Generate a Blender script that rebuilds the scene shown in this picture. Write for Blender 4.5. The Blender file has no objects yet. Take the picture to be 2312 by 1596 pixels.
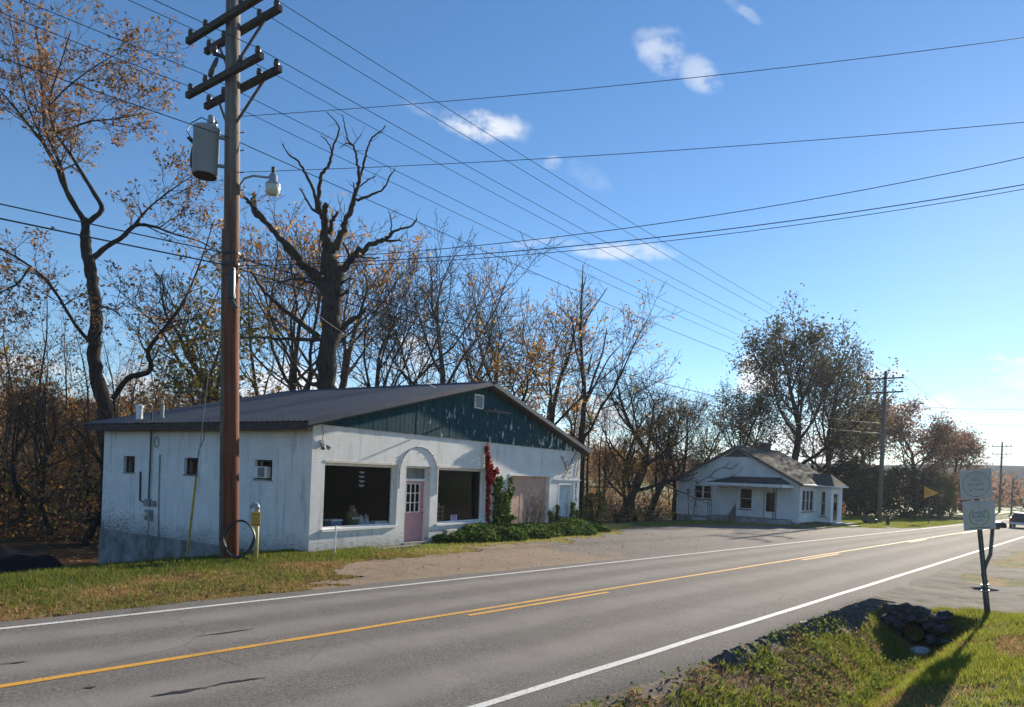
import bpy, bmesh, math, random
import numpy as np
from mathutils import Matrix, Vector
from math import sin, cos, radians, pi, sqrt, atan2
random.seed(7); RNG = np.random.default_rng(7)
SC = bpy.context.scene
COL = SC.collection

# ------------------------------------------------------------ camera
EYE = 2.35; ROLL = radians(2.2); FPX = 1541.6; PX0 = 1156.0; PY0 = 1070.9
cam_d = bpy.data.cameras.new('camera'); cam = bpy.data.objects.new('camera', cam_d); COL.objects.link(cam)
cam_d.sensor_fit = 'HORIZONTAL'; cam_d.sensor_width = 36.0; cam_d.lens = 36.0 * FPX / 2312.0
cam_d.shift_y = (PY0 - 798.0) / 2312.0
cam_d.clip_start = 0.05; cam_d.clip_end = 6000.0
_c, _s = cos(ROLL), sin(ROLL)
cam.matrix_world = Matrix(((_c, -_s, 0, 0), (0, 0, -1, 0), (_s, _c, 0, EYE), (0, 0, 0, 1)))
SC.camera = cam

# ------------------------------------------------------------ light
SUN_AZ, SUN_EL = radians(37.5), radians(19.0)       # azimuth clockwise from the view axis (+Y)
SUN_DIR = Vector((sin(SUN_AZ) * cos(SUN_EL), cos(SUN_AZ) * cos(SUN_EL), sin(SUN_EL)))
sl = bpy.data.lights.new('sun', 'SUN'); sl.energy = 5.0; sl.angle = radians(0.6); sl.color = (1.0, 0.89, 0.72)
sun = bpy.data.objects.new('sun', sl); COL.objects.link(sun)
sun.rotation_euler = SUN_DIR.to_track_quat('Z', 'Y').to_euler()
SC.view_settings.view_transform = 'Standard'; SC.view_settings.look = 'None'
SC.view_settings.gamma = 1.0; SC.view_settings.use_curve_mapping = False
SC.view_settings.exposure = 1.0

def dirpix(x, y):
    a = (x - PX0) / FPX; b = -(y - PY0) / FPX
    return Vector((a * _c - b * _s, 1.0, a * _s + b * _c))

world = bpy.data.worlds.new('World'); SC.world = world; world.use_nodes = True
nt = world.node_tree; nt.nodes.clear()
def N(tree, typ, **kw):
    n = tree.nodes.new(typ)
    for k, v in kw.items():
        if k == 'inp':
            for i, val in v.items(): n.inputs[i].default_value = val
        else: setattr(n, k, v)
    return n
def math_n(tree, op, a, b=None, c=None, clamp=False):
    n = tree.nodes.new('ShaderNodeMath'); n.operation = op; n.use_clamp = clamp
    for i, v in enumerate((a, b, c)):
        if v is None: continue
        if isinstance(v, (int, float)): n.inputs[i].default_value = v
        else: tree.links.new(v, n.inputs[i])
    return n.outputs[0]
def vmath(tree, op, a, b=None, out=0):
    n = tree.nodes.new('ShaderNodeVectorMath'); n.operation = op
    for i, v in enumerate((a, b)):
        if v is None: continue
        if isinstance(v, (tuple, Vector, list)): n.inputs[i].default_value = tuple(v)
        else: tree.links.new(v, n.inputs[i])
    return n.outputs[out]
def maprange(tree, v, a, b, c=0.0, d=1.0, smooth=True):
    n = tree.nodes.new('ShaderNodeMapRange'); n.interpolation_type = 'SMOOTHSTEP' if smooth else 'LINEAR'
    tree.links.new(v, n.inputs[0])
    for i, x in enumerate((a, b, c, d)): n.inputs[i + 1].default_value = x
    return n.outputs[0]
def noise(tree, vec, scale, detail=4, rough=0.55, dist=0.0):
    n = tree.nodes.new('ShaderNodeTexNoise'); n.inputs['Scale'].default_value = scale
    n.inputs['Detail'].default_value = detail; n.inputs['Roughness'].default_value = rough
    n.inputs['Distortion'].default_value = dist
    if vec is not None: tree.links.new(vec, n.inputs['Vector'])
    return n.outputs['Fac']
def mixc(tree, fac, a, b, mode='MIX'):
    n = tree.nodes.new('ShaderNodeMix'); n.data_type = 'RGBA'; n.blend_type = mode
    for i, v in ((0, fac), (6, a), (7, b)):
        if isinstance(v, (int, float)): n.inputs[i].default_value = v
        elif isinstance(v, tuple): n.inputs[i].default_value = v if len(v) == 4 else v + (1,)
        else: tree.links.new(v, n.inputs[i])
    return n.outputs[2]

sky = N(nt, 'ShaderNodeTexSky', sky_type='NISHITA'); sky.sun_disc = False
sky.sun_elevation = SUN_EL; sky.sun_rotation = SUN_AZ
sky.altitude = 200; sky.air_density = 1.0; sky.dust_density = 0.05; sky.ozone_density = 4.0
tc = N(nt, 'ShaderNodeTexCoord'); GEN = tc.outputs['Generated']
gn = vmath(nt, 'NORMALIZE', GEN)
wob = N(nt, 'ShaderNodeTexNoise', inp={'Scale': 9.0, 'Detail': 6.0, 'Roughness': 0.62}); nt.links.new(gn, wob.inputs['Vector'])
wvec = vmath(nt, 'SUBTRACT', wob.outputs['Color'], (0.5, 0.5, 0.5))
# fair weather wisps: centre pixel, half width, half height, tilt, density
CLOUDS = [(1492, 108, 78, 46, 0.35, .5), (1590, 165, 70, 34, 0.6, .45), (1095, 285, 118, 40, 0.10, .85), (1245, 368, 26, 18, 0, .30),
          (1410, 572, 125, 30, 0.13, .62), (1230, 545, 110, 12, -0.08, .25), (1330, 405, 70, 26, 0.5, .14), (1680, 25, 60, 14, 0.5, .25),
          (1985, 846, 62, 17, -0.05, .9), (960, 255, 60, 18, 0.5, .16), (2210, 1010, 150, 14, 0.0, .35)]
alpha = None
for (px, py, hw, hh, tilt, den) in CLOUDS:
    c0 = dirpix(px, py).normalized()
    ex = (dirpix(px + 30 * cos(tilt), py + 30 * sin(tilt)).normalized() - c0).normalized()
    ey = ex.cross(c0).normalized()
    d = vmath(nt, 'SUBTRACT', gn, tuple(c0))
    amp = vmath(nt, 'SCALE', wvec); amp.node.inputs['Scale'].default_value = 0.9 * hw / FPX
    d = vmath(nt, 'ADD', d, amp)
    k = c0.y
    a = math_n(nt, 'DIVIDE', vmath(nt, 'DOT_PRODUCT', d, tuple(ex), 1), hw / FPX * k)
    b = math_n(nt, 'DIVIDE', vmath(nt, 'DOT_PRODUCT', d, tuple(ey), 1), hh / FPX * k)
    r2 = math_n(nt, 'ADD', math_n(nt, 'MULTIPLY', a, a), math_n(nt, 'MULTIPLY', b, b))
    f = maprange(nt, r2, 1.0, 0.05, 0.0, den)
    alpha = f if alpha is None else math_n(nt, 'MAXIMUM', alpha, f)
wisp = noise(nt, vmath(nt, 'MULTIPLY', gn, (14, 14, 26)), 1.6, 6, 0.6)
alpha = math_n(nt, 'MULTIPLY', alpha, maprange(nt, wisp, 0.30, 0.58))
# low cumulus bank all round the horizon
sep = N(nt, 'ShaderNodeSeparateXYZ'); nt.links.new(gn, sep.inputs[0]); EL = sep.outputs['Z']
bank = noise(nt, vmath(nt, 'MULTIPLY', gn, (3.0, 3.0, 7.0)), 1.9, 7, 0.58, 0.3)
bank = math_n(nt, 'SUBTRACT', bank, maprange(nt, EL, 0.05, 0.34, 0.0, 0.34))
bank = math_n(nt, 'MULTIPLY', maprange(nt, bank, 0.47, 0.57), 0.85)
alpha = math_n(nt, 'MAXIMUM', alpha, bank)
hs = N(nt, 'ShaderNodeHueSaturation'); hs.inputs['Saturation'].default_value = 1.12; nt.links.new(sky.outputs[0], hs.inputs['Color'])
skyc = mixc(nt, alpha, hs.outputs[0], (6.2, 6.3, 6.6))
bg = N(nt, 'ShaderNodeBackground'); bg.inputs[1].default_value = 0.082
nt.links.new(skyc, bg.inputs[0]); wo = N(nt, 'ShaderNodeOutputWorld'); nt.links.new(bg.outputs[0], wo.inputs[0])

# ------------------------------------------------------------ helpers
def P(px, py, Y):
    d = dirpix(px, py); return Vector((d.x * Y, Y, EYE + d.z * Y))
MATS = {}
def newmat(name):
    m = bpy.data.materials.new(name); m.use_nodes = True; MATS[name] = m
    t = m.node_tree; b = t.nodes['Principled BSDF']
    return m, t, b
def simple(name, col, rough=0.7, var=0.25, scale=6.0, bump=0.0, bscale=None, metal=0.0, spec=0.5, alt=None):
    m, t, b = newmat(name)
    co = N(t, 'ShaderNodeTexCoord').outputs['Object']
    n1 = noise(t, co, scale, 5, 0.6)
    lo = tuple(c * (1 - var) for c in col); hi = tuple(min(1, c * (1 + var)) for c in (alt or col))
    c = mixc(t, maprange(t, n1, 0.3, 0.7), lo, hi)
    t.links.new(c, b.inputs['Base Color']); b.inputs['Roughness'].default_value = rough
    b.inputs['Metallic'].default_value = metal; b.inputs['Specular IOR Level'].default_value = spec
    if bump:
        bn = N(t, 'ShaderNodeBump'); bn.inputs['Strength'].default_value = min(1, bump); bn.inputs['Distance'].default_value = 0.02
        t.links.new(noise(t, co, bscale or scale * 5, 4, 0.6), bn.inputs['Height']); t.links.new(bn.outputs[0], b.inputs['Normal'])
    return m
def leafmat(name, cols, trans=0.35, rough=0.6, spec=0.06):
    """leaf colours vary from leaf to leaf (one random value for each leaf island)"""
    m, t, b = newmat(name)
    g = N(t, 'ShaderNodeNewGeometry'); r = N(t, 'ShaderNodeValToRGB'); r.color_ramp.interpolation = 'CONSTANT'
    el = r.color_ramp.elements
    while len(el) < len(cols): el.new(0.5)
    for i, c in enumerate(cols): el[i].position = i / len(cols); el[i].color = c + (1,)
    t.links.new(g.outputs['Random Per Island'], r.inputs[0]); t.links.new(r.outputs[0], b.inputs['Base Color'])
    b.inputs['Roughness'].default_value = 0.9; b.inputs['Specular IOR Level'].default_value = spec
    tr = N(t, 'ShaderNodeBsdfTranslucent'); t.links.new(r.outputs[0], tr.inputs[0])
    mx = N(t, 'ShaderNodeMixShader'); mx.inputs[0].default_value = trans
    t.links.new(b.outputs[0], mx.inputs[1]); t.links.new(tr.outputs[0], mx.inputs[2])
    t.links.new(mx.outputs[0], t.nodes['Material Output'].inputs[0])
    return m

def tag(o, label=None, cat=None, group=None, kind=None):
    if label: o['label'] = label
    if cat: o['category'] = cat
    if group: o['group'] = group
    if kind: o['kind'] = kind
    return o
def empty(name, loc=(0, 0, 0), rz=0.0, label=None, cat=None, group=None):
    o = bpy.data.objects.new(name, None); o.empty_display_size = 0.2; COL.objects.link(o)
    o.location = loc; o.rotation_euler = (0, 0, rz)
    return tag(o, label, cat, group)
def link_mesh(name, me, m, parent=None):
    o = bpy.data.objects.new(name, me); COL.objects.link(o)
    if m is not None:
        for mm in (m if isinstance(m, (list, tuple)) else [m]): me.materials.append(MATS[mm] if isinstance(mm, str) else mm)
    if parent is not None: o.parent = parent
    return o
def np_mesh(name, V, Fq):
    """V (n,3); Fq (m,k) constant-size faces"""
    me = bpy.data.meshes.new(name); V = np.asarray(V, dtype=np.float32); Fq = np.asarray(Fq, dtype=np.int32)
    m, k = Fq.shape
    me.vertices.add(len(V)); me.vertices.foreach_set('co', V.ravel())
    me.loops.add(m * k); me.loops.foreach_set('vertex_index', Fq.ravel())
    me.polygons.add(m); me.polygons.foreach_set('loop_start', np.arange(0, m * k, k, dtype=np.int32))
    me.update(calc_edges=True); me.validate(); return me

class MB:
    def __init__(s): s.v = []; s.f = []; s.sm = False
    def add(s, vs, fs):
        o = len(s.v); s.v += [tuple(p) for p in vs]; s.f += [tuple(i + o for i in f) for f in fs]; return s
    def box(s, a, b):
        x0, y0, z0 = [min(p, q) for p, q in zip(a, b)]; x1, y1, z1 = [max(p, q) for p, q in zip(a, b)]
        return s.add([(x0, y0, z0), (x1, y0, z0), (x1, y1, z0), (x0, y1, z0), (x0, y0, z1), (x1, y0, z1), (x1, y1, z1), (x0, y1, z1)],
                     [(0, 3, 2, 1), (4, 5, 6, 7), (0, 1, 5, 4), (1, 2, 6, 5), (2, 3, 7, 6), (3, 0, 4, 7)])
    def bevbox(s, a, b, r):
        lo = [min(p, q) for p, q in zip(a, b)]; hi = [max(p, q) for p, q in zip(a, b)]
        bm = bmesh.new(); bmesh.ops.create_cube(bm, size=1.0)
        for v in bm.verts:
            for i in range(3): v.co[i] = lo[i] + (v.co[i] + 0.5) * (hi[i] - lo[i])
        bmesh.ops.bevel(bm, geom=bm.edges[:], offset=r, segments=2, profile=0.5, affect='EDGES')
        bm.verts.index_update()
        s.add([v.co[:] for v in bm.verts], [[v.index for v in f.verts] for f in bm.faces]); bm.free(); return s
    def prism(s, pts, vec):
        """closed polygon swept along vec"""
        n = len(pts); vec = Vector(vec); A = [Vector(p) for p in pts]; B = [p + vec for p in A]
        return s.add(A + B, [tuple(range(n))[::-1], tuple(range(n, 2 * n))] + [(i, (i + 1) % n, n + (i + 1) % n, n + i) for i in range(n)])
    def bar(s, p, q, w, h=None, up=(0, 0, 1)):
        p = Vector(p); q = Vector(q); d = (q - p).normalized(); u = Vector(up)
        if abs(d.dot(u)) > 0.98: u = Vector((1, 0, 0))
        x = d.cross(u).normalized(); y = x.cross(d); h = h or w
        c = [x * (-w / 2) + y * (-h / 2), x * (w / 2) + y * (-h / 2), x * (w / 2) + y * (h / 2), x * (-w / 2) + y * (h / 2)]
        return s.prism([p + k for k in c], q - p)
    def tube(s, pts, rad, n=6, cap=True):
        pts = [Vector(p) for p in pts]; m = len(pts)
        if not isinstance(rad, (list, tuple)): rad = [rad] * m
        vs = []; x = None
        for i, p in enumerate(pts):
            d = (pts[min(i + 1, m - 1)] - pts[max(i - 1, 0)])
            d = d.normalized() if d.length > 1e-9 else Vector((0, 0, 1))
            if x is None:
                x = d.orthogonal().normalized()
            else:
                x = x - d * x.dot(d); x = x.normalized() if x.length > 1e-6 else d.orthogonal().normalized()
            y = d.cross(x)
            for k in range(n):
                a = 2 * pi * k / n; vs.append(p + (x * cos(a) + y * sin(a)) * rad[i])
        fs = [(i * n + k, i * n + (k + 1) % n, (i + 1) * n + (k + 1) % n, (i + 1) * n + k) for i in range(m - 1) for k in range(n)]
        if cap: fs += [tuple(range(n))[::-1], tuple((m - 1) * n + k for k in range(n))]
        return s.add(vs, fs)
    def lathe(s, prof, n=16, M=None):
        """profile of (r, z) about z"""
        vs = [Vector((r * cos(2 * pi * k / n), r * sin(2 * pi * k / n), z)) for r, z in prof for k in range(n)]
        if M is not None: vs = [M @ v for v in vs]
        m = len(prof)
        fs = [(i * n + k, i * n + (k + 1) % n, (i + 1) * n + (k + 1) % n, (i + 1) * n + k) for i in range(m - 1) for k in range(n)]
        fs += [tuple(range(n))[::-1], tuple((m - 1) * n + k for k in range(n))]
        return s.add(vs, fs)
    def build(s, name, m, parent=None, smooth=None):
        me = bpy.data.meshes.new(name); me.from_pydata(s.v, [], s.f)
        bm = bmesh.new(); bm.from_mesh(me); bmesh.ops.recalc_face_normals(bm, faces=bm.faces); bm.to_mesh(me); bm.free()
        o = link_mesh(name, me, m, parent)
        if smooth:
            for p in me.polygons: p.use_smooth = True
        return o
def box(name, a, b, m, parent=None): return MB().box(a, b).build(name, m, parent)
def wall_cells(xs, zs, solid, th, to3):
    """panel with openings: solid(i,j) over cells; to3(x,d,z) -> point (d depth 0..th)"""
    mb = MB(); nx, nz = len(xs) - 1, len(zs) - 1
    S = lambda i, j: 0 <= i < nx and 0 <= j < nz and solid(i, j)
    for i in range(nx):
        for j in range(nz):
            if not S(i, j): continue
            x0, x1, z0, z1 = xs[i], xs[i + 1], zs[j], zs[j + 1]
            q = lambda *p: mb.add([to3(*k) for k in p], [(0, 1, 2, 3)])
            q((x0, 0, z0), (x1, 0, z0), (x1, 0, z1), (x0, 0, z1)); q((x0, th, z0), (x0, th, z1), (x1, th, z1), (x1, th, z0))
            if not S(i - 1, j): q((x0, 0, z0), (x0, 0, z1), (x0, th, z1), (x0, th, z0))
            if not S(i + 1, j): q((x1, 0, z0), (x1, th, z0), (x1, th, z1), (x1, 0, z1))
            if not S(i, j - 1): q((x0, 0, z0), (x0, th, z0), (x1, th, z0), (x1, 0, z0))
            if not S(i, j + 1): q((x0, 0, z1), (x1, 0, z1), (x1, th, z1), (x0, th, z1))
    return mb
def wall(name, L, z0, z1, th, opens, to3, m, parent, x0=0.0):
    xs = sorted({x0, L} | {o[0] for o in opens} | {o[1] for o in opens}); zs = sorted({z0, z1} | {o[2] for o in opens} | {o[3] for o in opens})
    def solid(i, j):
        x = (xs[i] + xs[i + 1]) / 2; z = (zs[j] + zs[j + 1]) / 2
        return not any(o[0] < x < o[1] and o[2] < z < o[3] for o in opens)
    mb = wall_cells(xs, zs, solid, th, to3)
    me = bpy.data.meshes.new(name); me.from_pydata(mb.v, [], mb.f)
    bm = bmesh.new(); bm.from_mesh(me); bmesh.ops.remove_doubles(bm, verts=bm.verts, dist=1e-4); bmesh.ops.recalc_face_normals(bm, faces=bm.faces); bm.to_mesh(me); bm.free()
    return link_mesh(name, me, m, parent)
def text_obj(name, txt, size, M, m, parent, depth=0.002, align='CENTER', stretch=1.0):
    cu = bpy.data.curves.new(name, 'FONT'); cu.body = txt; cu.size = size; cu.extrude = depth; cu.align_x = align; cu.align_y = 'CENTER'; cu.resolution_u = 3
    tmp = bpy.data.objects.new(name + '_c', cu); COL.objects.link(tmp)
    dg = bpy.context.evaluated_depsgraph_get(); me = bpy.data.meshes.new_from_object(tmp.evaluated_get(dg))
    COL.objects.unlink(tmp); bpy.data.objects.remove(tmp)
    me.transform(M @ Matrix.Diagonal((stretch, 1, 1, 1))); me.name = name; me.materials.clear()
    return link_mesh(name, me, m, parent)
def copy_tree(o, parent=None):
    c = o.copy(); COL.objects.link(c)
    if parent is not None: c.parent = parent
    for ch in list(o.children): copy_tree(ch, c)
    return c
def leaf_quads(C, size, jitter=0.4, flat=0.0, aspect=0.6, vdir=None):
    """one quad leaf (4 verts) for each centre, random orientation; returns V,F"""
    C = np.asarray(C, dtype=np.float64); n = len(C)
    a = RNG.normal(size=(n, 3)); a[:, 2] *= (1 - flat); a /= np.linalg.norm(a, axis=1)[:, None] + 1e-9
    b = RNG.normal(size=(n, 3)); b[:, 2] *= (1 - flat); b -= (a * b).sum(1)[:, None] * a; b /= np.linalg.norm(b, axis=1)[:, None] + 1e-9
    s = size * (1 + jitter * RNG.uniform(-1, 1, n))[:, None]
    V = np.stack([C - a * s, C - b * s * aspect + a * s * .1, C + a * s, C + b * s * aspect + a * s * .1], 1).reshape(-1, 3)
    return V, np.arange(4 * n).reshape(n, 4)

# road frame
TH = radians(41.6); GR = 0.011
UX, UY = sin(TH), cos(TH)
def st(x, y): return x * UX + y * UY, -x * UY + y * UX
def xy(s, t): return s * UX - t * UY, s * UY + t * UX
def sst(e0, e1, x):
    k = np.clip((np.asarray(x, dtype=float) - e0) / (e1 - e0), 0, 1); return k * k * (3 - 2 * k)
def vnoise(x, y, seed=0):
    """cheap smooth value noise for numpy arrays"""
    x = np.asarray(x, float); y = np.asarray(y, float); xi = np.floor(x); yi = np.floor(y); fx = x - xi; fy = y - yi
    h = lambda i, j: np.modf(np.abs(np.sin(i * 127.1 + j * 311.7 + seed * 74.7) * 43758.5453))[0]
    u = fx * fx * (3 - 2 * fx); v = fy * fy * (3 - 2 * fy)
    return (h(xi, yi) * (1 - u) + h(xi + 1, yi) * u) * (1 - v) + (h(xi, yi + 1) * (1 - u) + h(xi + 1, yi + 1) * u) * v
T_NEAR, T_FAR = 4.30, 11.85            # asphalt edges
def crest(s): return np.interp(s, [-40, 0, 3.3, 10, 10.7, 27.4, 28.5, 46, 50, 60, 140], [15.6, 15.7, 15.9, 17.2, 17.4, 20.4, 21.5, 22.5, 20.5, 24, 26])
def zbase(s): return -GR * np.clip(s, -60, 130)
def zg(s, t):
    s = np.asarray(s, float); t = np.asarray(t, float); zb = zbase(s)
    far = t > 8
    cr = crest(s); D = np.interp(s, [-40, 12, 26, 31, 48, 62, 80], [1.9, 1.75, 1.6, 1.0, .75, .5, .3])
    zl = zb + 0.04 * sst(11.9, 13.2, t) - D * sst(0, 7.5, t - cr) + 1.6 * sst(12, 34, t - cr) + 10 * sst(60, 260, t) + 26 * sst(300, 900, t)
    dit = sst(16.05, 16.45, s)                                 # ditch ends at the culvert headwall
    b = 2.75
    prof = np.interp(t, [-200, -30, -8, 0, 1.2, 1.85, 2.45, 3.0, 3.75, 4.15, 5], [3.0, 1.2, .85, .5, .22, .0, -.62, -.68, -.25, -.03, -.012])
    flat = np.interp(t, [-200, -30, -8, 0, 1.2, 3.0, 4.15, 5], [2.0, .5, .25, .12, .08, .0, -.008, -.008])
    zr = zb + prof * (1 - dit) + flat * dit
    z = np.where(far, zl, zr)
    bumps = (vnoise(s * .9, t * .9, 1) - .5) * .07 + (vnoise(s * 3, t * 3, 2) - .5) * .03
    onroad = (t > T_NEAR - .1) & (t < T_FAR + .5)
    lot = sst(9, 14, s) * (1 - sst(46, 52, s)) * (t > 11) * (1 - sst(-1, 2, t - cr))
    return z + np.where(onroad, 0, bumps * (1 - .7 * lot)) - np.where(onroad, np.where((t < 8) & (s > 16.5), .0, .02), 0)
def zxy(x, y):
    s, t = st(x, y); return float(zg(s, t))
def ghit(px, py):
    """first ground point seen through a pixel"""
    d = dirpix(px, py); Y = 2.0
    for i in range(4000):
        if EYE + d.z * Y < zxy(d.x * Y, Y): break
        Y *= 1.004
    return Vector((d.x * Y, Y, zxy(d.x * Y, Y)))
# ------------------------------------------------------------ ground, road
def asphalt_mat(name, base, bands):
    m, t, b = newmat(name)
    co = N(t, 'ShaderNodeTexCoord').outputs['Object']
    fine = noise(t, co, 34.0, 5, 0.75); mid = noise(t, co, 2.2, 5, 0.6)
    vor = N(t, 'ShaderNodeTexVoronoi'); vor.inputs['Scale'].default_value = 26.0; t.links.new(co, vor.inputs['Vector'])
    c = mixc(t, maprange(t, fine, 0.3, 0.72), tuple(k * .5 for k in base), tuple(k * 1.55 for k in base))
    c = mixc(t, maprange(t, mid, 0.35, 0.7, 0.0, .38), c, tuple(k * .72 for k in base))
    c = mixc(t, maprange(t, vor.outputs['Distance'], 0.16, 0.05, 0, .5), c, tuple(k * 1.9 for k in base))
    if bands:                                                  # tyre-polished wheel paths, lighter chip seal
        rot = N(t, 'ShaderNodeVectorRotate', rotation_type='Z_AXIS'); t.links.new(co, rot.inputs['Vector']); rot.inputs['Angle'].default_value = TH
        sp = N(t, 'ShaderNodeSeparateXYZ'); t.links.new(rot.outputs[0], sp.inputs[0])
        tt = math_n(t, 'ADD', sp.outputs['Y'] if False else sp.outputs['X'], 0.0)
        # after rotating by TH about z the local x axis equals -t
        tpos = math_n(t, 'ADD', math_n(t, 'MULTIPLY', tt, -1.0), math_n(t, 'MULTIPLY', math_n(t, 'SUBTRACT', noise(t, co, .35, 2), .5), .5))
        w = None
        for ctr in (5.75, 7.3, 9.1, 10.5):
            dd = math_n(t, 'ABSOLUTE', math_n(t, 'SUBTRACT', tpos, ctr)); f = maprange(t, dd, 0.55, 0.12, 0, .55)
            w = f if w is None else math_n(t, 'MAXIMUM', w, f)
        c = mixc(t, math_n(t, 'MULTIPLY', w, maprange(t, noise(t, co, 1.2, 4), .2, .7, .45, 1)), c, tuple(k * 1.75 for k in base))
    # fine cracks
    v2 = N(t, 'ShaderNodeTexVoronoi', feature='DISTANCE_TO_EDGE'); v2.inputs['Scale'].default_value = .55
    wv = vmath(t, 'ADD', co, vmath(t, 'MULTIPLY', N(t, 'ShaderNodeTexNoise', inp={'Scale': 1.5, 'Detail': 5.0}).outputs['Color'], (.9, .9, 0)))
    t.links.new(wv, v2.inputs['Vector'])
    ck = math_n(t, 'MULTIPLY', maprange(t, v2.outputs['Distance'], .016, .004), maprange(t, noise(t, co, .3, 2), .48, .62))
    c = mixc(t, math_n(t, 'MULTIPLY', ck, .22), c, (.02, .02, .02))
    t.links.new(c, b.inputs['Base Color']); b.inputs['Roughness'].default_value = .95; b.inputs['Specular IOR Level'].default_value = .1
    bn = N(t, 'ShaderNodeBump'); bn.inputs['Strength'].default_value = .55; bn.inputs['Distance'].default_value = .008
    t.links.new(fine, bn.inputs['Height']); t.links.new(bn.outputs[0], b.inputs['Normal'])
    return m
asphalt_mat('asphalt', (.165, .152, .138), True)
asphalt_mat('old_asphalt', (.105, .098, .09), False)
simple('tar', (.028, .027, .027), .6, .3, 20, .4, 60)
def paint_mat(name, col):
    m, t, b = newmat(name); co = N(t, 'ShaderNodeTexCoord').outputs['Object']
    n1 = noise(t, co, 26, 6, .7); n2 = noise(t, co, 1.7, 4)
    wear = math_n(t, 'ADD', maprange(t, n1, .52, .66), maprange(t, n2, .5, .75, 0, .45), clamp=True)
    c = mixc(t, math_n(t, 'MULTIPLY', wear, .75), col, (.12, .115, .11)); t.links.new(c, b.inputs['Base Color']); b.inputs['Roughness'].default_value = .75
paint_mat('white_paint', (.62, .61, .58)); paint_mat('yellow_paint', (.62, .31, .025))

def axis(parts):
    out = []
    for a, b, st_ in parts: out += list(np.arange(a, b, st_))
    return np.array(out + [parts[-1][1]])
S_ = axis([(-900, -100, 80), (-100, -20, 6), (-20, -4, 1), (-4, 36, .3), (36, 75, .6), (75, 130, 3), (130, 300, 12), (300, 1500, 80)])
T_ = axis([(-900, -100, 80), (-100, -12, 6), (-12, -4, .8), (-4, 6, .16), (6, 11.4, .6), (11.4, 32, .28), (32, 70, 1.2), (70, 300, 8), (300, 1500, 60)])
def grid_mesh(name, S, T, dz=0.0, mask=None):
    SS, TT = np.meshgrid(S, T, indexing='ij'); Z = zg(SS, TT) + dz
    X = SS * UX - TT * UY; Y = SS * UY + TT * UX
    V = np.stack([X, Y, Z], -1).reshape(-1, 3); ns, nt_ = len(S), len(T)
    I = np.arange(ns * nt_).reshape(ns, nt_)
    F = np.stack([I[:-1, :-1], I[1:, :-1], I[1:, 1:], I[:-1, 1:]], -1).reshape(-1, 4)
    if mask is not None:
        cs = (SS[:-1, :-1] + SS[1:, 1:]).ravel() / 2; ct = (TT[:-1, :-1] + TT[1:, 1:]).ravel() / 2
        F = F[mask(cs, ct)]; used = np.unique(F); re = -np.ones(len(V), int); re[used] = np.arange(len(used)); V = V[used]; F = re[F]
    me = np_mesh(name, V, F); me.polygons.foreach_set('use_smooth', np.ones(len(F), bool)); return me, SS, TT

def lotmask(s, t):
    """old forecourt: packed dirt and gravel, then worn asphalt"""
    w = (vnoise(s * .8, t * .8, 5) - .5) * 1.6 + (vnoise(s * 3, t * 3, 6) - .5) * .6
    back = np.interp(s, [7, 11, 16, 20, 27, 30, 40, 52, 60], [12.3, 14.7, 15.6, 15.9, 17.4, 19.6, 19.8, 14.2, 12.4])
    return (t > 11.7) & (t < back + w * .8) & (s + w * .9 > 8.7 - .6 * (t < 12.6)) & (s + w < 62)
def woods(s, t): return sst(0, 5, t - crest(s) - 1.5) * (t > 11)
gm = {}
def ground_mat():
    m, t, b = newmat('ground'); co = N(t, 'ShaderNodeTexCoord').outputs['Object']
    at = N(t, 'ShaderNodeAttribute', attribute_name='cover'); sp = N(t, 'ShaderNodeSeparateColor'); t.links.new(at.outputs['Color'], sp.inputs[0])
    n1 = noise(t, co, 1.1, 6, .65); n2 = noise(t, co, 14, 5, .7); n3 = noise(t, co, .25, 3)
    green = mixc(t, maprange(t, n2, .3, .7), (.065, .09, .016), (.13, .155, .035))
    dead = mixc(t, maprange(t, n2, .3, .7), (.20, .115, .05), (.38, .25, .115))
    g = math_n(t, 'ADD', sp.outputs[0], math_n(t, 'MULTIPLY', math_n(t, 'SUBTRACT', n1, .5), 1.5), clamp=True)
    c = mixc(t, maprange(t, g, .35, .65), dead, green)
    litter = mixc(t, maprange(t, n2, .3, .68), (.035, .02, .011), (.17, .085, .035))
    c = mixc(t, sp.outputs[1], c, litter)
    dirt = mixc(t, maprange(t, n2, .3, .7), (.10, .08, .062), (.24, .20, .16))
    c = mixc(t, sp.outputs[2], c, dirt)
    t.links.new(c, b.inputs['Base Color']); b.inputs['Roughness'].default_value = .95; b.inputs['Specular IOR Level'].default_value = .1
    bn = N(t, 'ShaderNodeBump'); bn.inputs['Strength'].default_value = .9; bn.inputs['Distance'].default_value = .05
    t.links.new(n2, bn.inputs['Height']); t.links.new(bn.outputs[0], b.inputs['Normal'])
ground_mat()
me, SS, TT = grid_mesh('ground', S_, T_)
grn = np.where(TT > 8, np.clip(.34 + .9 * sst(-2.1, -.6, TT - crest(SS)), 0, 1), .62 + .25 * sst(2.5, 1.2, TT))
grn = np.where((TT > 8) & (SS > 50), .85, grn); grn = np.where((SS > 70), .9, grn)
grn = np.where((TT < 8) & (TT > 2.4), .5, grn)
lit = woods(SS, TT) * (1 - sst(75, 90, SS) * sst(60, 30, TT)); lit = lit * (1 - sst(80, 120, SS))
drt = np.where(lotmask(SS, TT), .6, 0.0) + np.where((TT > 3.4) & (TT < 4.4) & (SS > 6) & (SS < 17), .75, 0) + np.where((TT > 3.9) & (TT < 12.2), .5, 0)
cov = np.stack([grn, lit, np.clip(drt, 0, 1), np.ones_like(grn)], -1).reshape(-1, 4).astype(np.float32)
ca = me.color_attributes.new('cover', 'FLOAT_COLOR', 'POINT'); ca.data.foreach_set('color', cov.ravel())
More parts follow.
